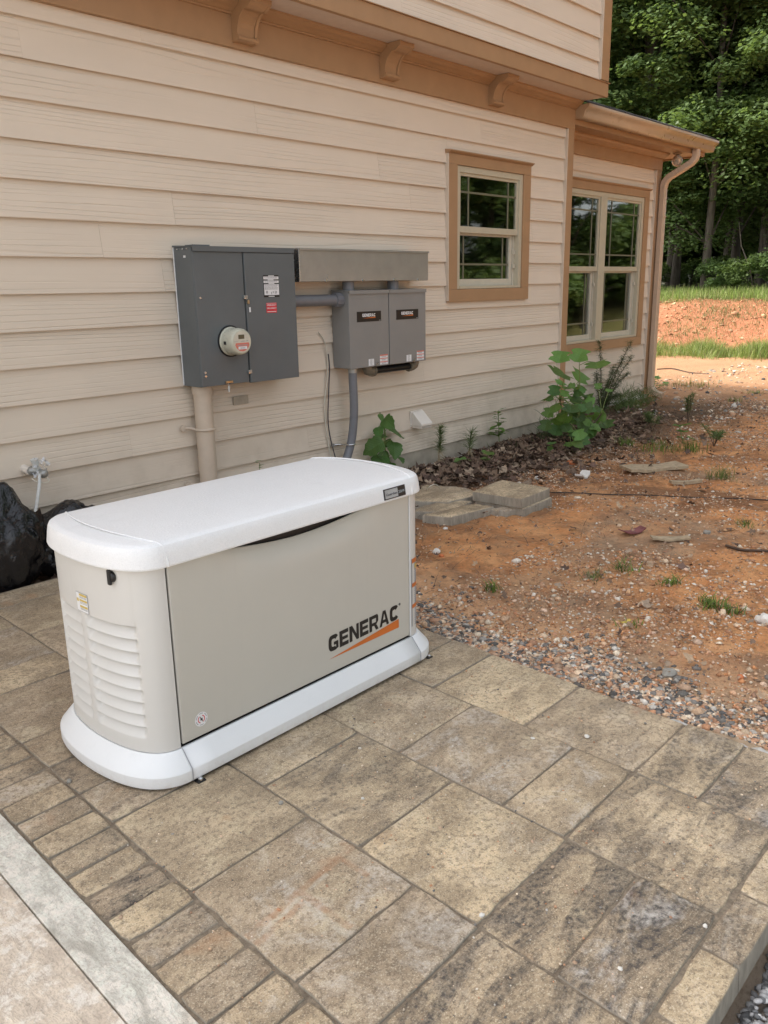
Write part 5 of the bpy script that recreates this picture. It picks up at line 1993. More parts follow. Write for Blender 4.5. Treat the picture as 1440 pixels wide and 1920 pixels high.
keep = keep_mask(xs, ys, .16)
xs, ys = xs[keep], ys[keep]
pebbles('pebbles', xs, ys, RNG.gamma(2.4, .0024, len(xs)) + .003, PAL_TAN, 'tan pebbles strewn over the red clay soil', angular=.34)
OCT_V = np.array([(1, 0, 0), (-1, 0, 0), (0, 1, 0), (0, -1, 0), (0, 0, 1), (0, 0, -1)], float)
OCT_F = np.array([(4, 0, 2), (4, 2, 1), (4, 1, 3), (4, 3, 0), (5, 2, 0), (5, 1, 2), (5, 3, 1), (5, 0, 3)])
ICO_S = ICO_V, ICO_F
ICO_V, ICO_F = OCT_V, OCT_F
n = 120000
xs = -4.62 + 7.6 * RNG.uniform(0, 1, n) ** 1.5
ys = RNG.uniform(-3.95, -.15, n)
keep = keep_mask(xs, ys, .34)
xs, ys = xs[keep], ys[keep]
pebbles('fine_gravel', xs, ys, RNG.gamma(2.2, .0016, len(xs)) + .0018, PAL_TAN + [(.58, .27, .12), (.66, .34, .16), (.44, .22, .11), (.62, .38, .21), (.30, .20, .13)], 'fine tan grit covering the red clay soil', angular=.45)
ICO_V, ICO_F = ICO_S
n = 1500
xs, ys = RNG.uniform(1.2, 7.2, n), RNG.uniform(-2.2, .9, n)
ok = (xs > 2.75) | (ys < .2)
pebbles('pebbles', xs[ok], ys[ok], RNG.gamma(3.0, .004, ok.sum()) + .004, PAL_MIX + PAL_TAN, 'small stones on the yard beyond the downspout')
# grey gravel below the lower patio edge
n = 7500
ys = -3.728 - RNG.uniform(0, 1, n) ** 1.3 * .75
xs = RNG.uniform(-6.3, -4.3, n)
pebbles('gravel', xs, ys, RNG.gamma(3.5, .0015, n) + .0025, PAL_GREY, 'fine grey gravel below the lower patio edge')
# grains in the paver joints and on the pavers
n = 1500
xs, ys = RNG.uniform(-6.3, -4.75, n), RNG.uniform(-3.6, -2.4, n)
pebbles('grit', xs, ys, RNG.gamma(2.0, .0006, n) + .0006, PAL_TAN + PAL_MIX, 'sand grains scattered on the pavers', zover=ZG)
# stones on the far bank
n = 4200
s_ = RNG.uniform(9.3, 12.6, n)
tt = RNG.uniform(-7, 8, n)
xs, ys = .94 * s_ - .34 * tt, .34 * s_ + .94 * tt
pebbles('rubble', xs, ys, RNG.gamma(2.0, .006, n) + .005, [(.60, .38, .22), (.66, .46, .28), (.5, .25, .14), (.45, .2, .11), (.55, .3, .17)], 'pale rubble on the far red bank')


def leaf_litter(name, xs, ys, size, pal, label, lift=.012):
    """Curled dead leaves: small lobed fans."""
    n = len(xs)
    base = np.array([(0, 0, 0), (.0, -.5, .05), (.35, -.32, .12), (.24, -.05, .02), (.52, .16, .16), (.20, .24, .04), (.0, .6, .14), (-.2, .22, .05), (-.5, .14, .15), (-.25, -.06, .03), (-.34, -.3, .11)])
    F0 = np.array([(0, i, i % 10 + 1) for i in range(1, 11)])
    k = len(base)
    V = base[None] * (1 + RNG.uniform(-.35, .35, (n, k, 1)))
    V[..., 2] *= RNG.uniform(-1.6, 2.2, (n, 1))
    V *= size[:, None, None]
    out = np.empty_like(V)
    ax, ay, az = RNG.normal(0, .45, n), RNG.normal(0, .45, n), RNG.uniform(0, 6.3, n)
    cy_, sy_ = np.cos(ay), np.sin(ay)
    x = V[..., 0] * cy_[:, None] + V[..., 2] * sy_[:, None]
    z = -V[..., 0] * sy_[:, None] + V[..., 2] * cy_[:, None]
    cx_, sx_ = np.cos(ax), np.sin(ax)
    y = V[..., 1] * cx_[:, None] - z * sx_[:, None]
    z = V[..., 1] * sx_[:, None] + z * cx_[:, None]
    c, s = rot_z(az)
    zz = GZ(xs, ys) + lift + RNG.uniform(0, .03, n)
    out[..., 0] = x * c[:, None] - y * s[:, None] + xs[:, None]
    out[..., 1] = x * s[:, None] + y * c[:, None] + ys[:, None]
    out[..., 2] = np.maximum(z, -.012) + zz[:, None]
    out[..., 1] = np.minimum(out[..., 1], np.where(xs < .1, -.002, .28)[:, None])
    F = F0[None] + (np.arange(n) * k)[:, None, None]
    pal = np.array(pal)
    T = np.repeat(pal[RNG.integers(0, len(pal), n)] * RNG.uniform(.7, 1.25, (n, 1)), k, 0)
    return big_mesh(name, out.reshape(-1, 3), F.reshape(-1, 3), T, MT['litter'], label=label, cat='leaf litter')


PAL_LEAF = [(.13, .085, .058), (.19, .125, .085), (.095, .062, .045), (.25, .17, .115), (.16, .10, .075), (.32, .24, .17)]
n = 3400
xs = RNG.normal(-1.25, 1.0, n)
ys = -.04 - np.abs(RNG.normal(0, .42, n))
ok = (xs > -2.9) & (xs < 2.2) & ~((xs < -2.5) & (ys < -.62))
xs, ys = xs[ok], ys[ok]
leaf_litter('leaf_litter', xs, ys, RNG.uniform(.035, .085, len(xs)), PAL_LEAF, 'brown dead leaves heaped along the foundation')
n = 4200
leaf_litter('leaf_litter', RNG.uniform(-4.4, 2.8, n), -.5 - 2.9 * RNG.uniform(0, 1, n) ** 1.5, RNG.gamma(2.0, .006, n) + .005, PAL_LEAF + [(.36, .25, .16), (.44, .31, .2), (.30, .2, .13)], 'single dead leaves strewn over the soil')
n = 380
xs, ys = RNG.uniform(-6.0, -4.75, n), -.02 - np.abs(RNG.normal(0, .14, n))
leaf_litter('leaf_litter', xs, ys, RNG.uniform(.03, .06, n), PAL_LEAF, 'dead leaves between the patio and the wall')


def blades(name, xs, ys, h, w, pal, label, lean=.5, zoff=0.0, mat='grass', zfun=None):
    """Grass blades: bent tapering strips of two quads."""
    n = len(xs)
    z = (GZ(xs, ys) if zfun is None else zfun) + zoff
    a = RNG.uniform(0, 6.3, n)
    d = RNG.uniform(.1, 1, n) * lean * h
    dx, dy = np.cos(a) * d, np.sin(a) * d
    px, py = -np.sin(a) * w / 2, np.cos(a) * w / 2
    V = np.empty((n, 6, 3))
    for i, (f, g, ww) in enumerate(((0, 0, 1), (.55, .35, .8), (1, 1, .12))):
        V[:, 2 * i] = np.stack([xs + dx * g - px * ww, ys + dy * g - py * ww, z + h * f * (1 - .12 * g)], -1)
        V[:, 2 * i + 1] = np.stack([xs + dx * g + px * ww, ys + dy * g + py * ww, z + h * f * (1 - .12 * g)], -1)
    F0 = np.array([(0, 1, 3, 2), (2, 3, 5, 4)])
    F = F0[None] + (np.arange(n) * 6)[:, None, None]
    pal = np.array(pal)
    T = np.repeat(pal[RNG.integers(0, len(pal), n)] * RNG.uniform(.7, 1.3, (n, 1)), 6, 0)
    return V.reshape(-1, 3), F.reshape(-1, 4), T


def grass(name, *a, label=None, **k):
    V, F, T = blades(name, *a, label, **k)
    return big_mesh(name, V, F, T, MT['grass'], label=label, cat='grass')


PAL_GRASS = [(.20, .29, .055), (.27, .37, .08), (.16, .23, .05), (.34, .41, .13), (.34, .33, .15)]


def st(s0, s1, t0, t1, n):
    s_, t_ = RNG.uniform(s0, s1, n), RNG.uniform(t0, t1, n)
    return .94 * s_ - .34 * t_, .34 * s_ + .94 * t_


xs, ys = st(7.7, 9.6, -6, 4.0, 60000)
dn = np.array([mnoise.noise((x * 1.3, y * 1.3, 9)) for x, y in zip(xs, ys)])
ok = (xs > 3.2) & (RNG.uniform(0, 1, len(xs)) < np.clip(.50 + dn * 2.0 - .9 * np.clip((8.3 + .8 * np.array([mnoise.noise((x * .8, y * .8, 3)) for x, y in zip(xs, ys)]) - (.94 * xs + .34 * ys)) / .5, 0, 1), .02, 1))
grass('grass', xs[ok], ys[ok], RNG.uniform(.07, .34, ok.sum()) * (.45 + .9 * np.clip(dn[ok] + .3, 0, 1)), RNG.uniform(.004, .009, ok.sum()), PAL_GRASS, label='tall bright grass at the foot of the far bank', lean=.85)
xs, ys = st(12.2, 17.5, -8, 8, 48000)
grass('grass', xs, ys, RNG.uniform(.04, .22, len(xs)) * RNG.uniform(.5, 1.5, len(xs)), RNG.uniform(.006, .012, len(xs)), PAL_GRASS, label='grass along the top of the far bank before the trees')
xs, ys = st(9.4, 12.4, -8, 7, 40000)
dn = np.array([mnoise.noise((x * .55, y * .55, 4)) for x, y in zip(xs, ys)]) + .30 * np.clip((-(-.34 * xs + .94 * ys)) * .35, -1.2, 1.2)
ok = RNG.uniform(0, 1, len(xs)) < np.clip(.22 + dn + .5 * np.clip((9.9 - (.94 * xs + .34 * ys)) / .5, 0, 1) + .5 * np.clip(((.94 * xs + .34 * ys) - 12.0) / .4, 0, 1), .02, 1)
grass('grass', xs[ok], ys[ok], RNG.gamma(3, .018, ok.sum()) + .015, RNG.uniform(.005, .010, ok.sum()), [(.15, .19, .06), (.20, .24, .08), (.28, .25, .12), (.12, .16, .05)], label='patchy grass growing on the slope of the far bank', lean=1.6)
# straw and dry stalks on the soil
xs, ys = RNG.uniform(-4.4, 2.8, 4500), -.1 - np.abs(RNG.normal(0, 1.1, 4500))
ok = ys > -3.4
V, F, T = blades('straw', xs[ok], ys[ok], RNG.uniform(.008, .03, ok.sum()), RNG.uniform(.002, .004, ok.sum()), [(.36, .28, .18), (.26, .19, .12), (.45, .36, .24), (.15, .10, .07), (.10, .07, .05), (.12, .08, .05)], None, lean=5.0)
big_mesh('dry_straw', V, F, T, MT['litter'], label='dry straw and stalks scattered over the soil', cat='straw')

# ------------------------------------------------------------------ tufts and weeds (each a thing of its own)


def tuft(px, py, h, spread, nb, pal, label, z=-.11, name='grass_tuft', lean=.8, w=.005):
    p = atZ(px, py, z)
    gz = ground_z(p.x, p.y)
    nb = int(nb * .65)
    xs, ys = p.x + RNG.normal(0, spread, nb), p.y + RNG.normal(0, spread, nb)
    V, F, T = blades(name, xs, ys, RNG.uniform(.4, 1, nb) * h, RNG.uniform(.6, 1.3, nb) * w, pal, None, lean=lean)
    V -= np.array([p.x, p.y, gz])
    o = big_mesh(name, V, F, T, MT['grass'], kind=None, label=label, cat='grass tuft')
    o.location = (p.x, p.y, gz)
    o['group'] = 'grass tufts on the soil'
    return o


PG = [(.12, .20, .035), (.18, .27, .05), (.10, .15, .03), (.24, .27, .09)]
tuft(1238, 846, .10, .10, 260, PG, 'bright low grass tuft below the pine seedlings, beyond the leaf litter')
tuft(1172, 838, .09, .04, 200, PG, 'thin grass tuft between the leafy plant and the bright tuft')
tuft(1352, 900, .12, .045, 200, [(.20, .24, .07), (.15, .20, .05)], 'pale feathery grass tuft on bare soil, far right', lean=1.0, w=.003)
tuft(1297, 850, .14, .04, 110, PG, 'slim grass tuft right of the bright low tuft')
tuft(925, 1110, .06, .02, 70, PG, 'small green tuft on the sandy soil right of the generator', lean=1.4)
tuft(1330, 1140, .055, .03, 150, PG, 'flat green tuft in the pebbles, middle right', lean=1.8)
tuft(1372, 1150, .05, .03, 90, PG, 'flat green tuft nearest the right photo edge', lean=1.8)
tuft(1170, 1072, .06, .03, 90, PG, 'spreading green tuft on the sandy soil left of the pale patch', lean=1.8)
tuft(1258, 1098, .05, .022, 90, PG, 'runner of green blades between the two flat tufts and the wood splinter', lean=2.0)
tuft(1395, 990, .05, .025, 70, PG, 'small green tuft by the dark stick at right', lean=1.8)
tuft(1110, 1086, .055, .03, 100, [(.30, .26, .14), (.18, .22, .07)], 'dry yellowish tuft on the sandy soil', lean=1.6)
tuft(1185, 1178, .035, .03, 45, PG, 'tiny green sprig in the crushed stone', lean=1.5)
tuft(1380, 755, .10, .05, 60, PG, 'grey green tuft out on the pale yard', lean=1.6, z=-.12)
tuft(1300, 728, .12, .16, 200, PG, 'green weeds around the downspout outlet', z=-.12)
tuft(1412, 741, .06, .05, 80, PG, 'flat green patch far out on the pale yard', lean=2.2, z=-.12)

# broad leaves: shared meshes, every leaf an object


def leaf_shape(name, pts, mat, fold=.18, droop=.35):
    """pts: right half of the outline from base (0,0) to tip (0,1); unit length."""
    right = pts
    left = [(-x, y) for x, y in pts]
    m_ = MB()
    ym = sorted({0.0, 1.0} | {y for _, y in pts})

    def zz(x, y):
        return fold * abs(x) - droop * y * y * .6 + .03 * math.sin(9 * y + 5 * x)
    mid = [(0, 0)] + [(0, y) for _, y in pts[1:-1]] + [(0, 1)]
    for side in (right, left):
        b0 = len(m_.v)
        m_.v += [(x, y, zz(x, y)) for x, y in side] + [(0, max(0, min(1, y * .92 + .04)), zz(0, y)) for _, y in side]
        k = len(side)
        for i in range(k - 1):
            f = (b0 + i, b0 + i + 1, b0 + k + i + 1, b0 + k + i)
            m_.f.append(f if side is left else f[::-1])
    m_.m = [0] * len(m_.f)
    me = bpy.data.meshes.new(name)
    me.from_pydata(m_.v, [], m_.f)
    me.materials.append(MT[mat])
    me.polygons.foreach_set('use_smooth', [True] * len(me.polygons))
    return me


TULIP = [(0, 0), (.16, .02), (.36, .10), (.52, .22), (.40, .34), (.34, .42), (.46, .56), (.55, .74), (.36, .78), (.20, .84), (.10, .88), (0, .84)]
BROAD = [(0, 0), (.22, .0), (.40, .10), (.48, .26), (.40, .36), (.46, .50), (.36, .62), (.33, .74), (.18, .82), (.12, .92), (0, 1)]
OVAL = [(0, 0), (.12, .10), (.24, .28), (.28, .48), (.22, .70), (.10, .90), (0, 1)]
LM = {'tulip': leaf_shape('leaf', TULIP, 'weed_leaf'), 'tulip_d': leaf_shape('leaf', TULIP, 'weed_leaf_dark'),
      'broad': leaf_shape('leaf', BROAD, 'weed_leaf_dark', droop=.5), 'oval': leaf_shape('leaf', OVAL, 'weed_leaf'), 'oval_d': leaf_shape('leaf', OVAL, 'weed_leaf_dark')}


def put_leaf(parent, base, size, kind, az, pitch, roll=0.0, name='leaf', normal=None):
    o = bpy.data.objects.new(name, LM[kind])
    COL.objects.link(o)
    o.parent = parent
    o.location = Vector(base) - world_loc(parent)
    if normal is None:
        o.rotation_euler = (Matrix.Rotation(az, 3, 'Z') @ Matrix.Rotation(pitch, 3, 'X') @ Matrix.Rotation(roll, 3, 'Y')).to_euler()
    else:
        n_, d_ = normal
        x_ = d_.cross(n_).normalized()
        o.rotation_euler = Matrix((x_, d_, n_)).transposed().to_euler()
    o.scale = (size, size, size)
    return o


VIEW_AZ = math.atan2(CF.y, CF.x)
PL = random.Random(31)
# leafy sapling at the house corner
big = thing('leafy_sapling', (-.62, -.60, -.15), 'tall lobed leaf sapling growing at the house corner', 'plant')
base = Vector((-.62, -.60, -.15))
stems = [[base, atY(1085, 780, -.58), atY(1087, 720, -.56), atY(1086, 685, -.55)],
         [base, atY(1062, 800, -.55), atY(1050, 750, -.52)], [base, atY(1110, 800, -.62), atY(1128, 775, -.66)]]
for k, sp_ in enumerate(stems):
    obj('stem', MB().tube(catmull(sp_, 5), [.009 - .0004 * i for i in range(len(sp_) * 5 - 4)], 7), MT['stem_brown' if k else 'stem_green'], big, smooth=60)


def crop_leaf(parent, cx, cy, sc_, ox, oy, size_px, kind, y, st_, tilt=None, az=None):
    """A leaf centred on a point of an enlarged crop of the photograph, at depth y, with a petiole to the stem."""
    c = atY(ox + cx / sc_, oy + cy / sc_, y)
    dist = (c - Vector(CAM_POS)).length
    size = size_px / sc_ / CAM_F * dist
    tc = (Vector(CAM_POS) - c).normalized()
    n_ = (Vector((0, 0, 1)) * PL.uniform(.4, 1.0) + tc * PL.uniform(.05, .75) + Vector((PL.gauss(0, .35), PL.gauss(0, .35), 0))).normalized()
    near = min((Vector(q) for q in st_), key=lambda q: (q - c).length)
    out_ = (c - near) + Vector((PL.gauss(0, .05), PL.gauss(0, .05), -.04))
    d = (out_ - n_ * out_.dot(n_)).normalized()
    b0 = c - d * size * .45
    lf = put_leaf(parent, b0, size, kind, 0, 0, normal=(n_, d))
    a = min((Vector(q) for q in st_), key=lambda q: (q - b0).length + .3 * abs(q.z - b0.z))
    if (a - b0).length < .5:
        mid = (a + b0) / 2 + Vector((0, 0, .02))
        obj('petiole', MB().tube([a, mid, b0], .0028, 5), MT['stem_green'], parent)
    return lf


allst = [q for s in stems for q in catmull(s, 5)]
LIST = [(390, 265, 200), (590, 250, 205), (770, 345, 235), (400, 440, 270), (600, 470, 215), (500, 590, 200), (650, 670, 190), (270, 690, 200), (500, 800, 200), (390, 930, 260),
        (240, 980, 170), (700, 900, 190), (870, 960, 190), (740, 1000, 200), (780, 820, 130), (270, 850, 150), (520, 1040, 140), (570, 1160, 150), (610, 1225, 140), (490, 1175, 130), (640, 1140, 130), (560, 1240, 120),
        (330, 620, 150), (430, 700, 170), (560, 720, 180), (440, 860, 200), (600, 850, 190), (340, 800, 160), (660, 800, 170), (540, 930, 200), (640, 960, 200), (450, 1000, 180), (350, 1030, 160), (800, 900, 170), (690, 760, 150), (590, 1080, 160), (700, 1060, 160), (400, 540, 140)]
PL2 = random.Random(8)
LIST += [(PL2.gauss(520, 150), PL2.uniform(560, 1230), PL2.uniform(80, 130)) for _ in range(34)]
for i, (a, b_, s_) in enumerate(LIST):
    low = b_ > 1030
    crop_leaf(big, a, b_, 5.54, 980, 620, s_ * (1.0 if b_ < 500 else .88), 'tulip' if (i % 2 or b_ < 500) else 'tulip_d', -.60 + PL.uniform(-.16, .14) - (.08 if low else 0), allst, tilt=PL.uniform(-.25, .75))

# broad leaved weed behind the generator
bw = thing('broadleaf_weed', (-2.42, -.09, -.16), 'dark broad leaved weed by the wall behind the generator', 'plant')
b0 = Vector((-2.42, -.09, -.16))
st2 = [b0, atY(724, 850, -.09), atY(722, 820, -.09), atY(720, 795, -.09), atY(714, 780, -.09)]
obj('stem', MB().tube(catmull(st2, 5), .005, 7), MT['stem_green'], bw, smooth=60)
st2s = catmull(st2, 5)
for a, b_, s_, az in [(960, 990, 190, 2.2), (850, 1100, 150, 1.2), (1080, 1110, 270, -1.3), (790, 1290, 265, 1.5), (905, 1160, 120, .4), (1050, 1320, 210, -1.0), (1090, 1410, 220, -1.6), (860, 1510, 240, 1.9), (990, 1545, 190, -2.3), (880, 930, 90, 1.0), (960, 1250, 130, 3.0), (920, 1400, 150, 2.6)]:
    crop_leaf(bw, a, b_, 6.545, 580, 640, s_ * 1.1, 'broad', -.10 + PL.uniform(-.05, .01), st2s, tilt=PL.uniform(-1.0, -.55), az=az)
# little sprig behind the generator lid
sg = thing('leaf_sprig', tuple(atY(488, 890, -.10)), 'tiny green sprig showing above the rear edge of the generator lid', 'plant')
for a, b_, s_ in ((482, 868, 16), (490, 864, 15), (486, 874, 18), (494, 876, 14)):
    c = atY(a, b_, -.1)
    put_leaf(sg, c, s_ / CAM_F * 4.2, 'oval', PL.uniform(0, 6.3), PL.uniform(-.4, .5))
obj('stem', MB().tube([atY(487, 910, -.1), atY(487, 868, -.1)], .002, 5), MT['stem_green'], sg)


def needles(bases, dirs, L, w):
    n_ = len(bases)
    B, D_ = np.array(bases), np.array(dirs)
    D_ /= np.linalg.norm(D_, axis=1)[:, None]
    side = np.cross(D_, RNG.normal(0, 1, (n_, 3)))
    side /= np.linalg.norm(side, axis=1)[:, None] + 1e-9
    sag = np.array([0, 0, -1.0]) * (L * .22)[:, None]
    V = np.empty((n_, 5, 3))
    V[:, 0], V[:, 1] = B - side * w[:, None], B + side * w[:, None]
    M_ = B + D_ * (L * .55)[:, None] + sag * .25
    V[:, 2], V[:, 3] = M_ - side * w[:, None] * .8, M_ + side * w[:, None] * .8
    V[:, 4] = B + D_ * L[:, None] + sag
    return V


def needle_part(name, bases, dirs, L, w, mat, parent):
    V = needles(bases, dirs, L, w)
    n_ = len(V)
    F = np.concatenate([np.array([(0, 1, 3), (0, 3, 2), (2, 3, 4)])[None] + (np.arange(n_) * 5)[:, None, None]]).reshape(-1, 3)
    o = big_mesh(name, V.reshape(-1, 3) - np.array(world_loc(parent)), F, None, MT[mat], kind=None)
    o.parent = parent
    return o


def pine(px_base, px_top, y, label, n_=260, L=.10, mat='needle', dead=True):
    a, b_ = atY(*px_base, y), atY(*px_top, y)
    t_ = thing('pine_seedling', tuple(a), label, 'seedling', 'pine seedlings by the wall')
    obj('stem', MB().tube([a, (a + b_) / 2 + Vector((.004, 0, 0)), b_], .003, 6), MT['stem_brown'], t_)
    f = RNG.uniform(.25, 1, n_)
    B = np.array(a)[None] + (np.array(b_) - np.array(a))[None] * f[:, None]
    D_ = RNG.normal(0, 1, (n_, 3))
    D_[:, 2] = np.abs(D_[:, 2]) * .9 + .35
    D_[:, 1] -= .3
    needle_part('needles', B, D_, RNG.uniform(.6, 1.1, n_) * L, np.full(n_, .0011), mat, t_)
    if dead:
        m_ = 60
        f = RNG.uniform(.0, .45, m_)
        B = np.array(a)[None] + (np.array(b_) - np.array(a))[None] * f[:, None]
        D_ = RNG.normal(0, .5, (m_, 3))
        D_[:, 2] = -RNG.uniform(.2, 1.2, m_)
        D_[:, 1] = -np.abs(D_[:, 1])
        needle_part('dry_needles', B, D_, RNG.uniform(.04, .09, m_), np.full(m_, .0011), 'dry_straw', t_)


pine((822, 866), (826, 800), -.10, 'bushy pine seedling against the foundation right of the vent', 420, .085)
pine((878, 858), (883, 810), -.12, 'small starry pine seedling with dry lower needles', 200, .13)
# upright weed right of the seedlings
up = thing('upright_weed', tuple(atY(936, 828, -.10)), 'small upright weed with toothed leaves by the foundation', 'plant')
u0, u1 = atY(936, 828, -.10), atY(934, 770, -.10)
obj('stem', MB().tube([u0, u1], .003, 6), MT['stem_green'], up)
for k in range(26):
    f = .15 + .85 * k / 25
    c = u0.lerp(u1, f)
    put_leaf(up, c, PL.uniform(.06, .11) * (1.2 - .5 * f), 'oval', k * 2.4, PL.uniform(-.1, .6))
# grassy weeds at the base of the litter
tuft(950, 846, .10, .09, 90, [(.20, .24, .09), (.30, .26, .14), (.12, .19, .05)], 'loose grass blades on the leaf litter by the foundation', z=-.14)

# feathery weed before the double window
fw = thing('feathery_weed', (1.05, .08, -.13), 'feathery dark green weed before the double window', 'plant')
f0 = Vector((1.05, .08, -.13))
tips = [(1124, 640), (1150, 690), (1183, 642), (1170, 672), (1118, 700), (1178, 700), (1140, 720), (1185, 668), (1160, 740)]
BB, DD, LL = [], [], []
for k, (a, b_) in enumerate(tips):
    tip = atY(a, b_, .06 + PL.uniform(-.12, .10))
    midp = f0.lerp(tip, .5) + Vector((PL.uniform(-.06, .02), 0, .06))
    path = catmull([f0, midp, tip], 14)
    obj('stem', MB().tube(path, [.0055 * (1 - .8 * i / len(path)) + .0008 for i in range(len(path))], 6), MT['stem_brown'], fw, smooth=60)
    for i, q in enumerate(path[5:]):
        for _ in range(16):
            BB.append(tuple(q + Vector((PL.gauss(0, .010), PL.gauss(0, .010), PL.gauss(0, .012)))))
            DD.append((PL.gauss(0, 1), PL.gauss(0, 1), PL.gauss(.5, .7)))
            LL.append(PL.uniform(.03, .085) * (1.1 - .5 * i / len(path)))
needle_part('foliage', BB, DD, np.array(LL), np.full(len(LL), .0017), 'needle_dark', fw)
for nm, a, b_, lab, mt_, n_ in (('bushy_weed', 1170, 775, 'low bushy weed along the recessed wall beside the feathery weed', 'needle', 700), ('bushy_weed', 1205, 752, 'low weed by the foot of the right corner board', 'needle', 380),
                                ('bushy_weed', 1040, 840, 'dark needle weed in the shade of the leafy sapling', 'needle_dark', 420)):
    yy = .02 if a > 1100 else -.30
    c = atY(a, b_, yy)
    gz = ground_z(c.x, c.y)
    t_ = thing(nm, (c.x, c.y, gz), lab, 'plant')
    B = np.stack([c.x + RNG.normal(0, .12, n_), c.y + RNG.normal(0, .07, n_), gz + np.abs(RNG.normal(0, .09, n_))], -1)
    D_ = RNG.normal(0, 1, (n_, 3))
    D_[:, 2] = np.abs(D_[:, 2]) + .5
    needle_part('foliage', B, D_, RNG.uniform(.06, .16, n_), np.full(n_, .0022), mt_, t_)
# seedlings out on the soil
for a, b_, hh, lab in ((1289, 800, .30, 'brown stemmed seedling with feathery top on the soil, nearest the downspout'), (1338, 842, .16, 'small brown stemmed seedling on bare red soil'), (1222, 812, .20, 'thin pale seedling before the low bushy weed')):
    c = atZ(a, b_, -.12)
    gz = ground_z(c.x, c.y)
    t_ = thing('seedling', (c.x, c.y, gz), lab, 'seedling', 'seedlings on the soil')
    BB, DD = [], []
    for k in range(5):
        tip = Vector((c.x + PL.gauss(0, .05), c.y + PL.gauss(0, .05), gz + hh * PL.uniform(.7, 1)))
        path = catmull([Vector((c.x, c.y, gz)), Vector((c.x, c.y, gz)).lerp(tip, .5) + Vector((PL.gauss(0, .012), 0, .01)), tip], 5)
        obj('stem', MB().tube(path, .0026, 5), MT['stem_brown'], t_)
        for q in path[5:]:
            for _ in range(14):
                BB.append(tuple(q))
                DD.append((PL.gauss(0, 1), PL.gauss(0, 1), PL.gauss(.7, .5)))
    needle_part('foliage', BB, DD, RNG.uniform(.03, .075, len(BB)), np.full(len(BB), .0016), 'needle', t_)
# leafy weeds at the downspout foot
for a, b_, nleaf, lab in ((1228, 735, 9, 'round leaved weed at the downspout foot'), (1280, 838, 5, 'small pale green weed left of the brown stemmed seedlings'), (905, 872, 5, 'light green sprout in the leaf litter')):
    c = atZ(a, b_, -.13)
    gz = ground_z(c.x, c.y)
    t_ = thing('leafy_weed', (c.x, c.y, gz), lab, 'plant')
    for k in range(nleaf):
        q = Vector((c.x + PL.gauss(0, .07), c.y + PL.gauss(0, .06), gz + PL.uniform(.04, .15)))
        put_leaf(t_, q, PL.uniform(.07, .12), 'tulip', PL.uniform(0, 6.3), PL.uniform(-.2, .6))
        obj('stem', MB().tube([(c.x, c.y, gz), q], .002, 5), MT['stem_green'], t_)

# ------------------------------------------------------------------ trees


def crown_mesh(seed, R0, H, z0, nclump, per, leaf, mat, flat=.42):
    """Leaves in layered sprays through the whole crown."""
    g = np.random.default_rng(seed)
    cl = []
    while len(cl) < nclump:
        p = g.uniform(-1, 1, 3)
        f = (p[2] + 1) / 2
        rr = math.sqrt(p[0] ** 2 + p[1] ** 2)
        lim = (1 - abs(p[2]) ** 2.4) ** .5 * (.72 + .28 * g.uniform())
        if rr < lim and (rr > .35 * lim or g.uniform() < .4):
            cl.append((p[0] * R0, p[1] * R0, z0 + H * f, g.uniform(.55, 1.25)))
    cl = np.array(cl)
    n_ = nclump * per
    ci = np.repeat(np.arange(nclump), per)
    sz = cl[ci, 3] * R0 * .30
    d = g.normal(0, 1, (n_, 3))
    d /= np.linalg.norm(d, axis=1)[:, None]
    rad = g.uniform(0, 1, n_) ** .5
    C = cl[ci, :3] + d * (rad * sz)[:, None] * np.array([1, 1, flat])
    out = np.stack([C[:, 0], C[:, 1], np.zeros(n_)], -1)
    C[:, 2] -= .10 * np.linalg.norm(d[:, :2] * (rad * sz)[:, None], axis=1)
    # leaf frames: roughly level, tipping outward and down
    nrm = np.stack([d[:, 0] * .5 + g.normal(0, .38, n_), d[:, 1] * .5 + g.normal(0, .38, n_), np.full(n_, 1.0) + g.normal(0, .2, n_)], -1)
    nrm /= np.linalg.norm(nrm, axis=1)[:, None]
    a = np.cross(nrm, g.normal(0, 1, (n_, 3)))
    a /= np.linalg.norm(a, axis=1)[:, None]
    b_ = np.cross(nrm, a)
    s_ = g.uniform(.6, 1.25, n_)[:, None] * leaf
    V = np.empty((n_, 5, 3))
    V[:, 0] = C - a * s_ * .5
    V[:, 1] = C - a * s_ * .05 + b_ * s_ * .42 - nrm * s_ * .08
    V[:, 2] = C + a * s_ * .22 + b_ * s_ * .30 - nrm * s_ * .05
    V[:, 3] = C + a * s_ * .55 - nrm * s_ * .12
    V[:, 4] = C - b_ * s_ * .42 - nrm * s_ * .08
    F = (np.array([(0, 4, 3, 1), (1, 3, 2, 2)])[:1][None] + (np.arange(n_) * 5)[:, None, None]).reshape(-1, 4)
    me = bpy.data.meshes.new('crown')
    me.vertices.add(n_ * 5)
    me.vertices.foreach_set('co', V.astype(np.float32).ravel())
    me.loops.add(n_ * 4)
    me.loops.foreach_set('vertex_index', F.astype(np.int32).ravel())
    me.polygons.add(n_)
    me.polygons.foreach_set('loop_start', np.arange(n_, dtype=np.int32) * 4)
    me.polygons.foreach_set('loop_total', np.full(n_, 4, np.int32))
    me.materials.append(MT[mat])
    me.update()
    return me, cl


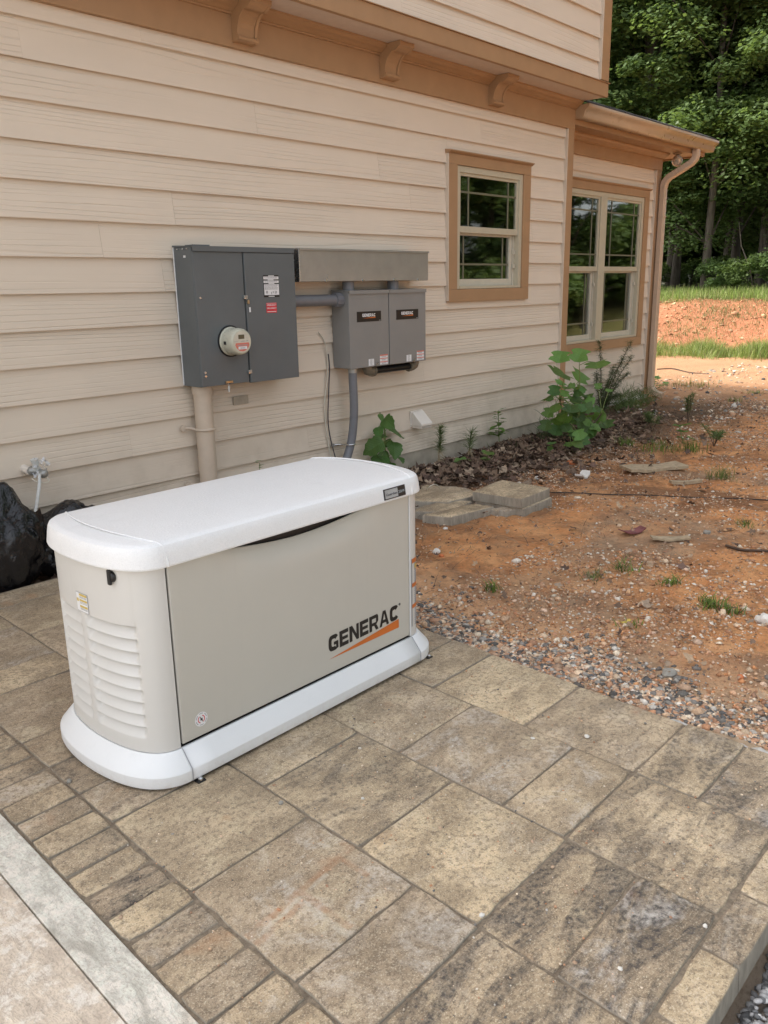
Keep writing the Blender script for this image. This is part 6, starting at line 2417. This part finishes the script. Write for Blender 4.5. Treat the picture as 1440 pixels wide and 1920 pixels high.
def trunk_mesh(seed, H, r, cl, lean=.4, limbs=16):
    g = random.Random(seed)
    m_ = MB()
    lx, ly = g.uniform(-lean, lean), g.uniform(-lean, lean)
    pth = [(lx * (k / 8) ** 1.5 + g.uniform(-.05, .05), ly * (k / 8) ** 1.5 + g.uniform(-.05, .05), H * k / 8 - .15) for k in range(9)]
    m_.tube(pth, [r * (1.25 if k == 0 else 1) * (1 - .085 * k) for k in range(9)], 9)
    for c in g.sample(list(map(tuple, cl)), min(limbs, len(cl))):
        k = min(7, max(1, int((c[2] * .78) / H * 8)))
        s0 = Vector(pth[k])
        e = Vector(c[:3])
        mid = s0.lerp(e, .5) + Vector((0, 0, .15 * (e - s0).length * .4))
        m_.tube([s0, mid, e], [r * .26, r * .16, r * .05], 5)
    me = bpy.data.meshes.new('trunk')
    me.from_pydata([tuple(v) for v in m_.v], [], m_.f)
    me.materials.append(MT['bark'])
    me.polygons.foreach_set('use_smooth', [True] * len(me.polygons))
    return me


VAR = []
for k, (R0, H, z0, nc, per, leaf, mat, r, TH) in enumerate(((2.7, 10.5, 2.6, 130, 360, .115, 'tree_leaf', .15, 12.0), (3.1, 12.5, 1.2, 165, 350, .120, 'tree_leaf_light', .13, 12.5),
                                                            (2.4, 9.5, 4.2, 105, 380, .112, 'tree_leaf', .20, 13.0), (3.4, 11.0, 3.0, 145, 370, .13, 'tree_leaf', .24, 13.5))):
    cm, cl = crown_mesh(50 + k, R0, H, z0, nc, per, leaf, mat)
    VAR.append((cm, trunk_mesh(80 + k, TH, r, cl)))
bushm, bcl = crown_mesh(91, .9, 1.1, .15, 26, 120, .085, 'tree_leaf_light', .7)
busht = trunk_mesh(92, .9, .03, bcl, .1, 8)


def tree(name, x, y, var, sc_, rz, label, grp, cat='tree', meshes=None):
    cm, tm = meshes or VAR[var]
    t_ = thing(name, (x, y, ground_z(x, y) - .05), label, cat, grp)
    t_.rotation_euler.z = rz
    t_.scale = (sc_, sc_, sc_)
    for nm, me in (('trunk', tm), ('crown', cm)):
        o = bpy.data.objects.new(nm, me)
        COL.objects.link(o)
        o.parent = t_
    return t_


def polar(deg, d):
    return CAM_POS[0] + d * math.cos(R(deg)), CAM_POS[1] + d * math.sin(R(deg))


# woodland edge: (bearing from the camera, distance, variant, scale)
WOOD = [(23.4, 27.5, 1, .95, 'low boughed light green tree between the slender tree and the porch roof'),
        (19.9, 28.6, 1, 1.05, 'low boughed light green tree behind the slender tree, to its right'),
        (21.6, 25.5, 1, .92, 'bright green slender trunked tree at the wood edge right of the downspout'),
        (18.4, 27.0, 0, 1.0, 'leafy tree with low boughs at the right photo edge'),
        (25.6, 26.5, 3, 1.0, 'large dark tree rising above the porch roof'),
        (14.6, 26.0, 1, 1.0, 'bright leafy tree just beyond the right photo edge'),
        (23.6, 30.0, 0, 1.15, 'tree behind the slender trunked tree, between it and the large dark tree'),
        (20.2, 30.5, 2, 1.1, 'high crowned tree seen behind the slender trunked tree, to its right'),
        (28.6, 30.0, 2, 1.15, 'high crowned tree half hidden by the upper storey corner'),
        (16.6, 31.0, 3, 1.05, 'broad tree behind the low boughed tree at the right'),
        (11.0, 28.0, 0, 1.0, 'tree outside the right photo edge'),
        (22.0, 35.0, 3, 1.2, 'tall tree deep in the wood, middle of the gap'),
        (25.4, 36.0, 1, 1.25, 'tall tree deep in the wood, left of the gap'),
        (18.6, 36.0, 2, 1.2, 'tall tree deep in the wood, right of the gap'),
        (29.5, 37.0, 3, 1.2, 'tall tree deep in the wood behind the upper storey'),
        (14.5, 37.0, 0, 1.25, 'tall tree deep in the wood at far right'),
        (31.5, 27.0, 1, 1.0, 'tree hidden behind the upper storey')]
for i, (a, d, v_, s_, lab) in enumerate(WOOD):
    x, y = polar(a, d)
    tree('forest_tree', x, y, v_, s_, i * 1.9 + .4, lab, 'trees of the wood behind the bank')
# more rows deeper in, closing the wood
for i in range(16):
    a = 9 + 25 * ((i * .618) % 1)
    x, y = polar(a, 41 + 3.2 * (i % 5))
    tree('forest_tree', x, y, i % 4, 1.2 + .06 * (i % 4), i * 1.3, 'one of the trees closing the wood far behind', 'trees closing the wood far behind')
# the wood goes on to the right of the picture: it is what the window panes mirror
for i, (x, y, v_, s_) in enumerate(((12.5, -7.0, 1, .95), (10.2, -11.0, 0, 1.0), (15.0, -10.5, 3, 1.05), (17.5, -5.8, 0, 1.1), (13.0, -15.0, 2, 1.15), (18.5, -14.0, 1, 1.2), (7.5, -15.0, 3, 1.0), (21, -9.0, 2, 1.25), (3.0, -17.5, 1, 1.05), (16.5, -2.0, 2, 1.05), (11.5, -8.8, 1, .8), (14.2, -8.0, 0, 1.1), (19.5, -8.0, 3, 1.2), (16.8, -12.5, 0, 1.2), (22, -12, 1, 1.3), (9.0, -13.0, 1, .9), (24, -6.5, 0, 1.3))):
    tree('forest_tree', x, y, v_, s_, i * 2.3, 'woodland tree standing outside the frame to the right', 'woodland trees right of the frame')
# undergrowth at the wood edge
for i in range(18):
    a = 12 + 19 * ((i * .618 + .2) % 1)
    d = 23.6 + 7.5 * ((i * .414) % 1)
    x, y = polar(a, d)
    tree('forest_shrub', x, y, 0, .5 + .5 * ((i * .37) % 1), i * 1.7, 'leafy shrub in the undergrowth at the wood edge', 'shrubs at the wood edge', 'shrub', (bushm, busht))
for i, (x, y) in enumerate(((11.0, -6.0), (12.2, -7.6), (13.4, -6.4), (14.6, -8.8), (12.0, -9.6), (15.8, -7.4), (10.2, -8.0), (13.8, -10.6), (16.4, -9.8), (17.6, -8.2), (11.2, -10.8), (9.6, -9.6), (15, -5.4), (18.6, -6.6))):
    tree('forest_shrub', x, y, 0, 1.5 + .8 * ((i * .37) % 1), i * 1.1, 'woodland shrub standing outside the frame to the right', 'woodland shrubs right of the frame', 'shrub', (bushm, busht))
for i in range(22):
    a = 10 + 23 * ((i * .618 + .35) % 1)
    x, y = polar(a, 32 + 9 * ((i * .414) % 1))
    tree('forest_shrub', x, y, 0, 2.4 + 1.2 * ((i * .37) % 1), i * 1.7, 'tall understorey shrub deep in the wood', 'understorey deep in the wood', 'shrub', (bushm, busht))
# bare leaning sapling before the dark gap
sx0 = Vector((*polar(18.7, 24.6), 1.0))
ls = thing('leaning_sapling', tuple(sx0), 'thin pale leaning sapling before the dark wood', 'tree')
obj('trunk', MB().tube([sx0 - Vector((0, 0, .2)), sx0 + Vector((-.06, .15, .5)), sx0 + Vector((-.16, .4, 1.1)), sx0 + Vector((-.2, .5, 1.7))], [.022, .02, .014, .007], 7), MT['bark'], ls, smooth=60)
